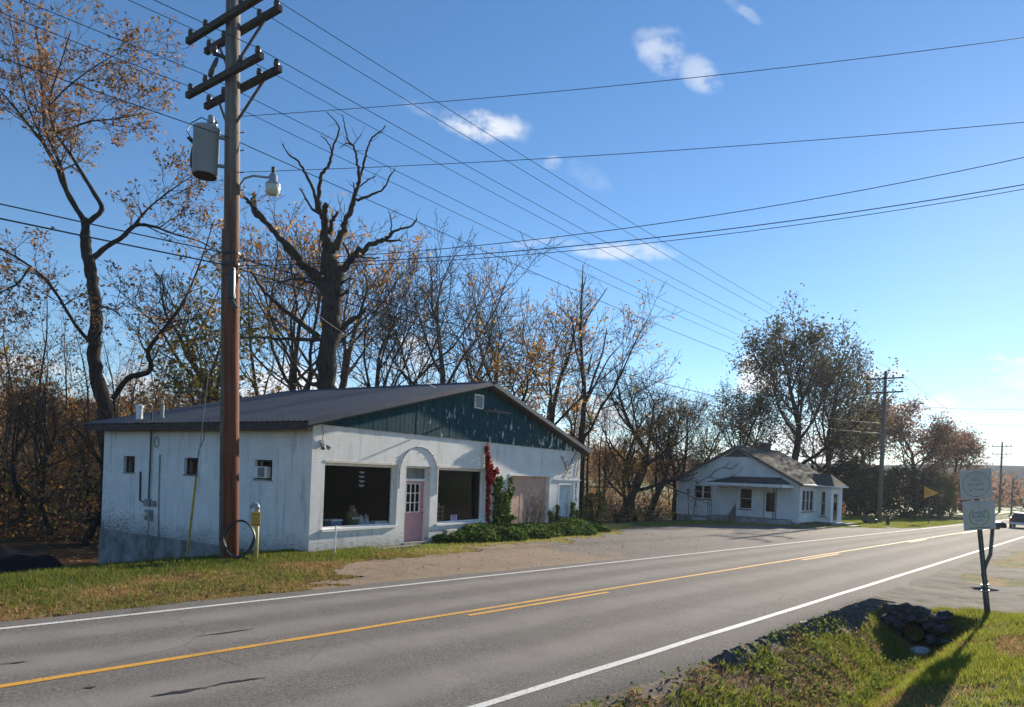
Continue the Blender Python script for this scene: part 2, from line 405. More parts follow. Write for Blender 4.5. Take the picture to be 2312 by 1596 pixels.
tag(link_mesh('ground', me, 'ground'), kind='structure')

# road sheet
rs = axis([(-60, -6, 6), (-6, 40, 1.0), (40, 130, 3), (130, 420, 20)]); rt = np.array([T_NEAR - .09, T_NEAR, 4.6, 6.2, 8.2, 10.2, 11.5, T_FAR])
SSr, TTr = np.meshgrid(rs, rt, indexing='ij')
Tj = TTr + np.where(TTr <= T_NEAR, (vnoise(SSr * 1.3, 0 * SSr, 9) - .5) * .22, 0) + np.where(TTr == T_FAR, (vnoise(SSr * 1.3, 0 * SSr, 10) - .5) * .25, 0)
def zroad(s, t): return zbase(s) + .06 * (1 - ((np.asarray(t, float) - 8.1) / 3.8) ** 2) * .6 + .0
def road_strip(name, S, Tlist, dz):
    A, B = np.meshgrid(np.asarray(S, float), np.asarray(Tlist, float), indexing='ij')
    return A, B
V = np.stack([SSr * UX - Tj * UY, SSr * UY + Tj * UX, zroad(SSr, Tj) - np.where(TTr < T_NEAR - .01, np.where(SSr < 16.8, .11, .02), 0)], -1).reshape(-1, 3)
I = np.arange(SSr.size).reshape(SSr.shape); F = np.stack([I[:-1, :-1], I[1:, :-1], I[1:, 1:], I[:-1, 1:]], -1).reshape(-1, 4)
road = tag(link_mesh('road', np_mesh('road', V, F), 'asphalt'), kind='structure')
def stripe(name, s0, s1, t0, t1, m, dz=.005, step=1.5, wav=.012):
    S = np.unique(np.concatenate([np.arange(s0, min(s1, 60), step), np.arange(60, s1, 10) if s1 > 60 else [], [s1]])); A, B = np.meshgrid(S, np.array([t0, t1]), indexing='ij')
    B = B + (vnoise(A * .7, B * 3, 3) - .5) * wav * 2
    V = np.stack([A * UX - B * UY, A * UY + B * UX, zroad(A, B) + dz], -1).reshape(-1, 3); I = np.arange(A.size).reshape(A.shape)
    F = np.stack([I[:-1, :-1], I[1:, :-1], I[1:, 1:], I[:-1, 1:]], -1).reshape(-1, 4)
    return link_mesh(name, np_mesh(name, V, F), m, road)
stripe('edge_line', -50, 400, 11.24, 11.36, 'white_paint'); stripe('edge_line', -50, 400, 4.78, 4.9, 'white_paint')
stripe('centre_line', -50, 400, 8.30, 8.42, 'yellow_paint')
def sat(px, py): p = ghit(px, py); return st(p.x, p.y)[0]
sa, sb = sat(1056, 1398), sat(1366, 1342); per = sat(1800, 1267) - sa
for k in range(5):
    stripe('passing_dash', sa + k * per, sb + k * per, 8.06, 8.17, 'yellow_paint')
for (x0, y0, x1, y1, w) in ((445, 1447, 575, 1428, .05), (0, 1512, 70, 1503, .05), (345, 1588, 470, 1567, .08), (470, 1564, 600, 1543, .05), (190, 1570, 215, 1567, .07), (1800, 1412, 1822, 1408, .03)):
    a = ghit(x0, y0); b = ghit(x1, y1); a_ = st(a.x, a.y); b_ = st(b.x, b.y); mb = MB(); pts = []
    for i in range(9):
        f = i / 8; s_ = a_[0] + (b_[0] - a_[0]) * f; t_ = a_[1] + (b_[1] - a_[1]) * f + random.uniform(-.02, .02); ww = w * (.25 + .75 * sin(pi * min(.95, max(.05, f)))) * random.uniform(.6, 1.2)
        pts.append([(xy(s_, t_ + k * ww / 2) + (float(zroad(s_, t_)) + .006,)) for k in (-1, 1)])
    for i in range(8): mb.add([pts[i][0], pts[i + 1][0], pts[i + 1][1], pts[i][1]], [(0, 1, 2, 3)])
    mb.build('tar_mark', 'tar', road)
# broken lip of the near road edge: short ribs of asphalt hanging over the ditch
simple('asphalt_lip', (.10, .094, .088), .9, .4, 14, .6, 40, spec=.2)
s_ = 8.6
while s_ < 17.3:
    L = random.uniform(.22, .5) * (1.0 + .7 * sst(11, 15, s_)); w = random.uniform(.035, .06)
    if random.random() < .5 or s_ > 11:
        mb = MB(); zz = float(zbase(s_)) + .01; t0 = T_NEAR - .03 + random.uniform(-.03, .04)
        ang = random.uniform(-.25, -.05); pf = []
        for i in range(5):
            f = i / 4; tt = t0 - L * f; ss = s_ + ang * f * L; z = float(zg(ss, tt)) + .012 if f > .01 else zz - .05
            pf.append((ss, tt, z))
        for i in range(4):
            (sa_, ta_, za_), (sb_, tb_, zb_) = pf[i], pf[i + 1]; hw = w / 2
            q = [xy(sa_ - hw, ta_) + (za_ - .03,), xy(sa_, ta_) + (za_ + .022,), xy(sa_ + hw, ta_) + (za_ - .03,)]
            r = [xy(sb_ - hw, tb_) + (zb_ - .04,), xy(sb_, tb_) + (zb_ + .022,), xy(sb_ + hw, tb_) + (zb_ - .04,)]
            mb.add(q + r, [(0, 1, 4, 3), (1, 2, 5, 4), (2, 0, 3, 5)] + ([(0, 2, 1)] if i == 0 else []) + ([(3, 4, 5)] if i == 3 else []))
        mb.build('asphalt_rib', 'asphalt_lip', road)
    s_ += w * random.uniform(2.0, 3.6)

# forecourt and side drive
def gravel_mat():
    m, t, b = newmat('forecourt'); co = N(t, 'ShaderNodeTexCoord').outputs['Object']
    n1 = noise(t, co, .5, 5, .65); n2 = noise(t, co, 24, 4, .7); n3 = noise(t, co, 3, 5, .65)
    grav = mixc(t, maprange(t, n2, .28, .72), (.14, .098, .066), (.36, .27, .185))
    asp = mixc(t, maprange(t, n2, .3, .7), (.085, .08, .076), (.17, .16, .15))
    rot = N(t, 'ShaderNodeVectorRotate', rotation_type='Z_AXIS'); t.links.new(co, rot.inputs['Vector']); rot.inputs['Angle'].default_value = TH
    sp = N(t, 'ShaderNodeSeparateXYZ'); t.links.new(rot.outputs[0], sp.inputs[0])
    k = math_n(t, 'ADD', sp.outputs['Y'], math_n(t, 'MULTIPLY', math_n(t, 'SUBTRACT', n1, .5), 9))
    c = mixc(t, maprange(t, k, 17.5, 20.5), grav, asp)
    c = mixc(t, maprange(t, n3, .48, .7, 0, .65), c, (.22, .135, .07))
    t.links.new(c, b.inputs['Base Color']); b.inputs['Roughness'].default_value = .9; b.inputs['Specular IOR Level'].default_value = .25
    bn = N(t, 'ShaderNodeBump'); bn.inputs['Strength'].default_value = .8; bn.inputs['Distance'].default_value = .03
    t.links.new(n2, bn.inputs['Height']); t.links.new(bn.outputs[0], b.inputs['Normal'])
gravel_mat()
me, _, _ = grid_mesh('forecourt', axis([(5, 36, .16), (36, 64, .4)]), axis([(11.6, 22, .16)]), .018, lotmask)
tag(link_mesh('forecourt', me, 'forecourt'), kind='structure')
def drivemask(s, t):
    w = (vnoise(s * 1.1, t * 1.1, 15) - .5) * .8 + (vnoise(s * 4, t * 4, 16) - .5) * .25
    a = (s > 17.0 + w + .12 * (4 - t)) & (s < 23.2 + w + .2 * (4 - t)) & (t < 4.6) & (t > -14)
    c = (s > 26 + w) & (s < 31 + w) & (t < 3.9 + w) & (t > -14)
    return a | (c & (t < 4.6)) | ((t > 3.5 + w) & (t < 4.6) & (s > 17) & (s < 70))
me, _, _ = grid_mesh('driveway', axis([(16, 27, .07), (27, 36, .2), (36, 72, .6)]), axis([(-14, -4, .4), (-4, 4.6, .07)]), .004, drivemask)
tag(link_mesh('driveway', me, 'old_asphalt'), kind='structure')

# ------------------------------------------------------------ grass
def blade_mesh(name, S, T, H, W, m, lean=.5):
    n = len(S); X = S * UX - T * UY; Y = S * UY + T * UX; Z = zg(S, T) - .012
    a = RNG.uniform(0, 2 * pi, n); dx = np.cos(a) * W; dy = np.sin(a) * W
    b = RNG.uniform(0, 2 * pi, n); l = RNG.uniform(.1, 1, n) * lean * H
    Zt = Z + H * RNG.uniform(.7, 1, n)
    V = np.stack([np.stack([X - dx, Y - dy, Z], -1), np.stack([X + dx, Y + dy, Z], -1), np.stack([X + np.cos(b) * l, Y + np.sin(b) * l, Zt], -1)], 1).reshape(-1, 3)
    return np_mesh(name, V, np.arange(3 * n).reshape(n, 3))
def scat(n, s0, s1, t0, t1, keep):
    S = RNG.uniform(s0, s1, n); T = RNG.uniform(t0, t1, n); k = keep(S, T); return S[k], T[k]
GREEN = [(.11, .15, .025), (.15, .18, .035), (.08, .115, .022), (.19, .19, .05), (.12, .155, .025)]
TAN = [(.40, .27, .12), (.32, .19, .08), (.48, .35, .17), (.24, .15, .065), (.20, .18, .05), (.36, .21, .085)]
leafmat('grass_green', GREEN, .5); leafmat('grass_dead', TAN, .45); leafmat('grass_bright', [(.18, .22, .03), (.24, .26, .04), (.14, .18, .025), (.30, .27, .06)], .55)
leafmat('weed', [(.10, .14, .026), (.13, .17, .035), (.18, .20, .05), (.08, .11, .026)], .5)
leafmat('fallen', [(.22, .11, .045), (.30, .17, .08), (.14, .07, .03), (.36, .24, .13), (.24, .10, .03), (.40, .30, .2)], .25)
def cam_ok(s, t):                                              # cheap frustum test, generous
    x, y = s * UX - t * UY, s * UY + t * UX; return (y > 3) & (np.abs(x) < y * .8 + 1)
def verge(S, T): return (T < crest(S) + .6) & (T > T_FAR - .02 + (vnoise(S * 1.5, T, 21) - .4) * .3) & ~lotmask(S, T) & cam_ok(S, T)
S, T = scat(150000, -6, 13, 11.8, 18, verge); gpr = .3 + .8 * sst(-2.3, -.6, T - crest(S)) + (vnoise(S * .9, T * .9, 22) - .5) * 1.0
isg = RNG.uniform(0, 1, len(S)) < np.clip(gpr, .08, .95)
tag(link_mesh('verge_grass', blade_mesh('verge_grass', S[isg], T[isg], RNG.uniform(.05, .13, isg.sum()), RNG.uniform(.006, .013, isg.sum()), None), 'grass_green'), 'green grass on the verge between road and utility pole', 'grass', kind='stuff')
k = ~isg
tag(link_mesh('dry_grass', blade_mesh('dry_grass', S[k], T[k], RNG.uniform(.03, .09, k.sum()), RNG.uniform(.006, .014, k.sum()), None, 1.4), 'grass_dead'), 'dry brown grass along the far edge of the road', 'grass', kind='stuff')
# strip of grass before the shop and the lawn by the house
def strip(S, T):
    x, y = S * UX - T * UY, S * UY + T * UX; lx = (x + 5.66) * .53 + (y - 19.26) * .848; ly = -(x + 5.66) * .848 + (y - 19.26) * .53
    return (ly < -.35) & ~lotmask(S, T) & (T > 12) & (T < crest(S)) & cam_ok(S, T)
S, T = scat(90000, 10, 48, 12, 23, strip); kk = RNG.uniform(0, 1, len(S)) < .75
tag(link_mesh('forecourt_grass', blade_mesh('forecourt_grass', S[kk], T[kk], RNG.uniform(.04, .13, kk.sum()), RNG.uniform(.008, .016, kk.sum()), None), 'grass_bright'), 'thin strip of green grass before the white shop', 'grass', kind='stuff')
S, T = scat(60000, 47, 90, 11.9, 24, lambda s, t: ~lotmask(s, t) & (t < crest(s) + 1))
tag(link_mesh('house_lawn', blade_mesh('house_lawn', S, T, RNG.uniform(.05, .14, len(S)), RNG.uniform(.012, .025, len(S)), None), 'grass_bright'), 'bright green lawn in front of the white house', 'grass', kind='stuff')
# foreground bank and ditch
def bank_ok(S, T): return (T < T_NEAR - .12 - np.where(S > 7, .14, 0) - .22 * sst(11, 14, S) + (vnoise(S * 2, T, 31) - .5) * .3) & cam_ok(S, T) & ~drivemask(S, T) & (S < 18 + 2 * vnoise(S, T, 3))
S, T = scat(330000, 2, 19, -5, 4.3, bank_ok)
dens = np.where(T > 2.2, .95, np.clip(.55 + (vnoise(S * .7, T * .7, 33) - .35) * 1.2, .25, 1)); k = RNG.uniform(0, 1, len(S)) < dens; S, T = S[k], T[k]
mix = vnoise(S * 1.2, T * 1.2, 34) + (vnoise(S * 4, T * 4, 35) - .5) * .6
g = mix > np.where(T > 1.9, .50, .46) + .12 * sst(4.5, 3.6, T) * 0
tag(link_mesh('bank_grass', blade_mesh('bank_grass', S[g], T[g], RNG.uniform(.05, .15, g.sum()), RNG.uniform(.004, .009, g.sum()), None, .8), 'grass_bright'), 'green grass on the near bank and ditch', 'grass', kind='stuff')
d = ~g
tag(link_mesh('bank_dry_grass', blade_mesh('bank_dry_grass', S[d], T[d], RNG.uniform(.03, .09, d.sum()), RNG.uniform(.004, .009, d.sum()), None, 1.5), 'grass_dead'), 'dry straw-coloured grass on the near bank and ditch', 'grass', kind='stuff')
S, T = scat(4500, 4, 14.5, 2.6, 4.15, lambda s, t: cam_ok(s, t) & (vnoise(s * 1.1, t * 1.3, 41) > .38))
V, F = leaf_quads(np.stack([S * UX - T * UY, S * UY + T * UX, zg(S, T) + RNG.uniform(.02, .13, len(S))], -1), .028, .4, .45, .7)
tag(link_mesh('ditch_weeds', np_mesh('ditch_weeds', V, F), 'weed'), 'low dark green weeds on the ditch slope below the road edge', 'weeds', kind='stuff')
def fallen(name, n, s0, s1, t0, t1, keep, size, label):
    S, T = scat(n, s0, s1, t0, t1, keep); V, F = leaf_quads(np.stack([S * UX - T * UY, S * UY + T * UX, zg(S, T) + .02], -1), size, .4, .93, .6)
    tag(link_mesh(name, np_mesh(name, V, F), 'fallen'), label, 'leaves', kind='stuff')
fallen('verge_leaves', 3200, -6, 14, 11.9, 18, lambda s, t: verge(s, t), .045, 'fallen brown leaves scattered over the far verge')
fallen('forecourt_leaves', 700, 10, 52, 11.9, 21, lambda s, t: (t < crest(s) - .5) & cam_ok(s, t), .04, 'fallen leaves scattered over the shop forecourt')
fallen('bank_leaves', 500, 3, 18, -3, 4.2, lambda s, t: bank_ok(s, t) & (vnoise(s, t, 4) > .4), .03, 'fallen leaves on the near grass bank')
fallen('woods_leaves', 26000, -25, 70, 17, 70, lambda s, t: (t > crest(s) + 2) & cam_ok(s, t), .11, 'brown leaf litter covering the woodland floor')
S, T = scat(1500, 8, 30, 11.9, 17, lambda s, t: lotmask(s, t))
V, F = leaf_quads(np.stack([S * UX - T * UY, S * UY + T * UX, zg(S, T) + .03], -1), .016, .6, .8, .8)
simple('pebble', (.30, .27, .24), .9, .4, 9)
tag(link_mesh('gravel', np_mesh('gravel', V, F), 'pebble'), 'loose grey gravel on the shop forecourt', 'gravel', kind='stuff')
# ------------------------------------------------------------ the white shop
PHI = radians(32.0); SO = Vector((-5.66, 19.26, 0)); SRZ = pi / 2 - PHI
def S2W(x, y, z): return Vector((SO.x + x * sin(PHI) - y * cos(PHI), SO.y + x * cos(PHI) + y * sin(PHI), z))
def brick_paint():
    m, t, b = newmat('painted_brick'); co = N(t, 'ShaderNodeTexCoord').outputs['Object']
    sp = N(t, 'ShaderNodeSeparateXYZ'); t.links.new(co, sp.inputs[0])
    cb = N(t, 'ShaderNodeCombineXYZ'); t.links.new(math_n(t, 'ADD', sp.outputs[0], sp.outputs[1]), cb.inputs[0]); t.links.new(sp.outputs[2], cb.inputs[1])
    br = N(t, 'ShaderNodeTexBrick'); t.links.new(cb.outputs[0], br.inputs['Vector'])
    for k, v in (('Scale', 1.0), ('Mortar Size', .007), ('Mortar Smooth', .4), ('Brick Width', .21), ('Row Height', .075), ('Bias', 0.0)): br.inputs[k].default_value = v
    br.inputs['Color1'].default_value = (1, 1, 1, 1); br.inputs['Color2'].default_value = (.8, .8, .8, 1); br.inputs['Mortar'].default_value = (0, 0, 0, 1)
    n1 = noise(t, co, 1.3, 5, .6); n2 = noise(t, co, 9, 5, .65)
    c = mixc(t, maprange(t, n1, .3, .7), (.70, .69, .66), (.82, .81, .78))
    c = mixc(t, math_n(t, 'MULTIPLY', br.outputs['Fac'], .30), c, (.42, .41, .39))
    tint = N(t, 'ShaderNodeSeparateColor'); t.links.new(br.outputs['Color'], tint.inputs[0])
    c = mixc(t, maprange(t, tint.outputs[0], .8, 1.0, .10, 0, False), c, (.55, .53, .5))
    # flaked patches: bare brick shows through here and there
    fl = noise(t, vmath(t, 'MULTIPLY', co, (5, 5, 16)), 1.0, 6, .7)
    lowf = maprange(t, sp.outputs[2], 1.1, -.2, 0, .12)
    rgt = maprange(t, sp.outputs[0], 13.5, 16.8, 0, .10)
    back = maprange(t, sp.outputs[1], 7.0, 11.0, 0, .07)
    flm = maprange(t, math_n(t, 'ADD', math_n(t, 'ADD', fl, lowf), math_n(t, 'ADD', rgt, back)), .665, .72)
    c = mixc(t, math_n(t, 'MULTIPLY', flm, .85), c, (.16, .145, .13))
    # run-off streaks and mildew
    stv = noise(t, vmath(t, 'MULTIPLY', co, (4.5, 4.5, .45)), 1.0, 5, .65)
    sm = math_n(t, 'MULTIPLY', maprange(t, stv, .52, .70), maprange(t, n2, .3, .65, .25, .65))
    c = mixc(t, sm, c, (.30, .29, .27))
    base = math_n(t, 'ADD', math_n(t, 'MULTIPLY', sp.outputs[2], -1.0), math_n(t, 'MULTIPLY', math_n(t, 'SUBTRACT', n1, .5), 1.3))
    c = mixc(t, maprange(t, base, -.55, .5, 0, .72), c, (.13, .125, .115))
    t.links.new(c, b.inputs['Base Color']); b.inputs['Roughness'].default_value = .7; b.inputs['Specular IOR Level'].default_value = .3
    bn = N(t, 'ShaderNodeBump'); bn.inputs['Strength'].default_value = .5; bn.inputs['Distance'].default_value = .006
    hh = math_n(t, 'SUBTRACT', math_n(t, 'MULTIPLY', n2, .5), br.outputs['Fac']); t.links.new(hh, bn.inputs['Height']); t.links.new(bn.outputs[0], b.inputs['Normal'])
brick_paint()
simple('trim_white', (.74, .73, .70), .6, .12, 5, .15, 30)
simple('trim_cream', (.62, .58, .50), .6, .15, 5)
simple('concrete', (.27, .265, .25), .9, .35, 2.2, .5, 30)
simple('concrete_dark', (.12, .12, .115), .9, .45, 2.0, .5, 30)
simple('dark_wood', (.045, .036, .03), .8, .4, 8, .3)
simple('weathered_wood', (.13, .11, .09), .85, .35, 9, .4, 40)
simple('roof_metal', (.075, .078, .088), .42, .12, 1.3, 0, metal=.0, spec=.5)
simple('trim_metal', (.05, .066, .095), .7, .15, 2, spec=.15)
simple('door_pink', (.56, .27, .29), .55, .1, 3)
simple('garage_tan', (.56, .34, .25), .7, .12, 2.5)
simple('dark_metal', (.035, .035, .037), .5, .3, 10)
simple('grey_metal', (.25, .26, .27), .45, .2, 6, metal=.3)
simple('black_rubber', (.018, .018, .02), .42, .3, 20)
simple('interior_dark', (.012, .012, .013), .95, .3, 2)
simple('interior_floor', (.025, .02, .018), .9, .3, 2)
simple('lamp_glass', (.55, .55, .52), .3, .1, 4)
def glass_mat(name, tint, spec):
    m, t, b = newmat(name); t.nodes.remove(b)
    tr = N(t, 'ShaderNodeBsdfTransparent'); tr.inputs[0].default_value = tint + (1,); gl = N(t, 'ShaderNodeBsdfGlossy'); gl.inputs['Roughness'].default_value = .03
    fr = N(t, 'ShaderNodeFresnel'); fr.inputs[0].default_value = spec
    co = N(t, 'ShaderNodeTexCoord').outputs['Object']; bn = N(t, 'ShaderNodeBump'); bn.inputs['Strength'].default_value = .04; bn.inputs['Distance'].default_value = .05
    t.links.new(noise(t, co, .8, 2), bn.inputs['Height']); t.links.new(bn.outputs[0], gl.inputs['Normal'])
    mx = N(t, 'ShaderNodeMixShader'); t.links.new(fr.outputs[0], mx.inputs[0]); t.links.new(tr.outputs[0], mx.inputs[1]); t.links.new(gl.outputs[0], mx.inputs[2])
    t.links.new(mx.outputs[0], t.nodes['Material Output'].inputs[0])
glass_mat('glass', (.85, .87, .88), 1.13); glass_mat('house_glass', (.35, .38, .40), 1.33)
def gable_paint():
    m, t, b = newmat('gable_teal'); co = N(t, 'ShaderNodeTexCoord').outputs['Object']
    sp = N(t, 'ShaderNodeSeparateXYZ'); t.links.new(co, sp.inputs[0])
    n1 = noise(t, vmath(t, 'MULTIPLY', co, (6, 1, 1.2)), 1.0, 5, .6)
    c = mixc(t, maprange(t, n1, .3, .7), (.005, .042, .06), (.011, .072, .095))
    v = noise(t, vmath(t, 'MULTIPLY', co, (4.2, 1, 1.7)), 1.0, 5, .6)
    zone = math_n(t, 'MULTIPLY', maprange(t, sp.outputs[0], 3.5, 6.5), maprange(t, sp.outputs[2], 5.0, 4.2))
    edge = maprange(t, sp.outputs[0], 12.0, 15.5, 0, .09)
    pm = math_n(t, 'MULTIPLY', maprange(t, math_n(t, 'ADD', v, edge), .60, .62), zone)
    c = mixc(t, pm, c, (.50, .52, .52)); t.links.new(c, b.inputs['Base Color']); b.inputs['Roughness'].default_value = .8; b.inputs['Specular IOR Level'].default_value = .12
gable_paint()

shop = empty('shop_building', SO, SRZ, 'white painted brick shop with teal gable and grey metal roof', 'building')
FT = .30; SL, SD = 17.0, 11.05
front = lambda x, d, z: (x, d, z); side = lambda y, d, z: (d, y, z)
openF = [(.50, 3.62, .55, 2.50), (4.05, 5.35, -.10, 2.50), (5.78, 8.76, .50, 2.50), (10.48, 13.95, -.05, 2.37), (14.80, 16.20, -.12, 2.02)]
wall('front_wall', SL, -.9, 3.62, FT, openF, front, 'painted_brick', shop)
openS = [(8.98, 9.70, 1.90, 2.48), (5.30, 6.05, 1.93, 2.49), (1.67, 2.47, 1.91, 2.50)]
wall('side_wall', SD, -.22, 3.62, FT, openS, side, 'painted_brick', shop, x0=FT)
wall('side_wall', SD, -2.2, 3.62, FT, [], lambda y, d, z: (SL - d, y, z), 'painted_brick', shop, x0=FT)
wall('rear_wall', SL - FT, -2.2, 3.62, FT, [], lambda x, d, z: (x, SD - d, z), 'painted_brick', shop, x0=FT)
wall('gable_wall', 1, 0, 1, .1, [], lambda x, d, z: (x * 0 + FT + x * (SL - 2 * FT), .1 + d, 3.62 + z * .03), 'dark_wood', shop)
simple('foundation_grey', (.19, .19, .185), .9, .5, 1.5, .5, 30); box('foundation', (-.035, .05, -2.6), (FT, SD + .03, -.22), 'foundation_grey', shop)
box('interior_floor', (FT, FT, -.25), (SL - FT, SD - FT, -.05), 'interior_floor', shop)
box('dark_backdrop', (FT, 4.2, -.05), (SL - FT, 4.3, 3.4), 'interior_dark', shop)  # added partition, near black, keeps the view through the shop windows dark
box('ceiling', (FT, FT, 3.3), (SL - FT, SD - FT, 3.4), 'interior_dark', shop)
# roof
EX, EZ, RX, RZ = -.45, 3.60, 8.42, 5.83; FY, BY = -.40, 11.4
sl = (RZ - EZ) / (RX - EX)
def rz(x): return EZ + (x - EX) * sl if x <= RX else EZ + (2 * RX - EX - x) * sl
for sgn in (1, -1):
    mx = (lambda x: x) if sgn == 1 else (lambda x: 2 * RX - x)
    MB().prism([(mx(EX), FY + .03, EZ - .16), (mx(RX), FY + .03, RZ - .16), (mx(RX), FY + .03, RZ - .02), (mx(EX), FY + .03, EZ - .02)], (0, BY - FY - .06, 0)).build('roof_deck', 'dark_wood', shop)
    np_ = 13; pw = (BY - FY) / np_
    for i in range(np_):
        y0 = FY + i * pw; prof = []
        for k in range(4):
            a = y0 + k * pw / 4; w4 = pw / 4
            prof += [(a, 0), (a + w4 * .30, 0), (a + w4 * .42, .028), (a + w4 * .58, .028), (a + w4 * .70, 0)]
        prof.append((y0 + pw - .004, 0))
        mb = MB(); vs = []; ex = EX - .08
        for (yy, hz) in prof:
            vs += [(mx(ex), yy, rz(ex) + hz + .012), (mx(RX - .005), yy, RZ + hz + .012)]
        mb.add(vs, [(2 * j, 2 * j + 1, 2 * j + 3, 2 * j + 2) for j in range(len(prof) - 1)])
        mb.build('roof_panel', 'roof_metal', shop)
    # rake trim, front and back
    for yy in (FY - .03, BY):
        MB().prism([(mx(EX - .1), yy, EZ - .13), (mx(RX - .002), yy, RZ - .10), (mx(RX - .002), yy, RZ + .07), (mx(EX - .1), yy, EZ + .04)], (0, .045, 0)).build('rake_trim', 'trim_metal', shop)
    MB().box((mx(EX - .03), FY + .05, EZ - .24), (mx(EX + .02), BY - .05, EZ - .03)).build('fascia', 'dark_wood', shop)
    MB().box((mx(EX + .03), FY + .06, EZ - .05), (mx(.0), BY - .06, EZ - .03)).build('soffit', 'dark_wood', shop)
MB().prism([(RX - .22, FY - .05, RZ - .01), (RX, FY - .05, RZ + .055), (RX + .22, FY - .05, RZ - .01), (RX, FY - .05, RZ + .075)], (0, BY - FY + .1, 0)).build('ridge_cap', 'trim_metal', shop)
# gable boards
bw = .205; x = .12
while x < SL - .1:
    x1 = min(x + bw - .012, SL - .05); top = lambda q: rz(q) - .165; dy = random.uniform(-.004, .004)
    zb = 3.57 + random.uniform(-.004, .004)
    pts = [(x, -.045 + dy, zb), (x1, -.045 + dy, zb)] + ([(x1, -.045 + dy, top(x1))] if top(x1) > zb else []) + ([(RX, -.045 + dy, top(RX))] if x < RX < x1 else []) + [(x, -.045 + dy, max(top(x), zb + .01))]
    MB().prism(pts, (0, .075, 0)).build('gable_board', 'gable_teal', shop); x += bw
MB().prism([(.1, .035, 3.60), (SL - .1, .035, 3.60), (RX, .035, RZ - .2)], (0, .06, 0)).build('gable_backing', 'dark_wood', shop)
lv = MB().box((7.72, -.09, 4.80), (7.77, -.03, 5.34)).box((8.26, -.09, 4.80), (8.31, -.03, 5.34)).box((7.77, -.09, 5.29), (8.26, -.03, 5.34)).box((7.77, -.09, 4.80), (8.26, -.03, 4.85)).build('louvre_vent', 'trim_white', shop)
for k in range(7):
    z = 4.875 + k * .06; MB().prism([(7.77, -.085, z), (7.77, -.05, z + .03), (7.77, -.045, z + .03), (7.77, -.08, z - .006)], (.49, 0, 0)).build('slat', 'trim_white', lv)
MB().bar((8.3, -.08, 4.80), (8.3, -.62, 4.80), .04).bar((8.25, -.10, 4.78), (9.9, -.30, 4.80), .05, .09).bar((9.9, -.30, 4.8), (9.9, -.05, 4.95), .03).build('sign_bracket', 'dark_metal', shop)
# show windows
def show_window(x0, x1, z0, z1, sillpos):
    yg = .235; w = MB()
    for a, b in (((x0, yg - .03, z0), (x0 + .05, yg + .03, z1)), ((x1 - .05, yg - .03, z0), (x1, yg + .03, z1)), ((x0 + .05, yg - .03, z1 - .09), (x1 - .05, yg + .03, z1)), ((x0 + .05, yg - .03, z0), (x1 - .05, yg + .03, z0 + .05))): w.box(a, b)
    o = w.build('show_window', 'trim_white', shop)
    box('pane', (x0 + .05, yg - .004, z0 + .05), (x1 - .05, yg + .004, z1 - .09), 'glass', o)
    box('sill', (x0 - .06, -.06, z0 - .07), (x1 + .05, yg - .03, z0 + .004), 'trim_white', o)
    MB().box((x0 - .02, -.012, z1 - .005), (x1 + .03, .12, z1 + .06)).build('lintel', 'trim_cream', o)
    mb = MB().box((x1 - .004, -.015, z0), (x1 + .07, .06, z1)).build('casing', 'trim_white', o)
show_window(.50, 3.62, .55, 2.50, 0); show_window(5.78, 8.76, .50, 2.50, 0)
# front door
dy = .24; dr = MB()
lx0, lx1, dz0, dz1, gx0, gx1, gz0, gz1 = 4.12, 5.29, -.06, 1.98, 4.36, 5.06, .93, 1.90
for a, b in (((lx0, dy, dz0), (lx1, dy + .045, gz0)), ((lx0, dy, gz1), (lx1, dy + .045, dz1)), ((lx0, dy, gz0), (gx0, dy + .045, gz1)), ((gx1, dy, gz0), (lx1, dy + .045, gz1))): dr.box(a, b)
dr = dr.build('door', 'door_pink', shop)
box('pane', (gx0, dy + .02, gz0), (gx1, dy + .026, gz1), 'glass', dr)
for k in range(4):
    xx = gx0 + (gx1 - gx0) * k / 3; box('muntin', (xx - .014, dy - .012, gz0), (xx + .014, dy + .018, gz1), 'trim_white', dr)
    zz = gz0 + (gz1 - gz0) * k / 3; box('muntin', (gx0 + .015, dy - .009, zz - .014), (gx1 - .015, dy + .015, zz + .014), 'trim_white', dr)
MB().lathe([(.012, 0), (.03, .02), (.034, .045), (.02, .06), (.001, .062)], 10, Matrix.Translation((5.22, dy, .90)) @ Matrix.Rotation(pi / 2, 4, 'X')).build('door_knob', 'dark_metal', dr)
MB().lathe([(.03, 0), (.028, .02), (.001, .022)], 10, Matrix.Translation((5.22, dy, 1.10)) @ Matrix.Rotation(pi / 2, 4, 'X')).build('deadbolt', 'dark_metal', dr)
fr = MB().box((4.05, dy - .03, -.06), (4.12, dy + .06, 2.5)).box((5.29, dy - .03, -.06), (5.35, dy + .06, 2.5)).box((4.12, dy - .03, 2.43), (5.29, dy + .06, 2.5)).box((4.12, dy - .09, 1.985), (5.33, dy + .06, 2.075)).build('door_frame', 'trim_white', shop)
simple('transom_board', (.16, .165, .15), .5, .3, 3)
box('transom_pane', (4.12, dy + .01, 2.075), (5.29, dy + .02, 2.43), 'transom_board', shop)
MB().box((4.0, -.06, -.30), (5.4, .24, -.065)).build('door_step', 'concrete', shop)
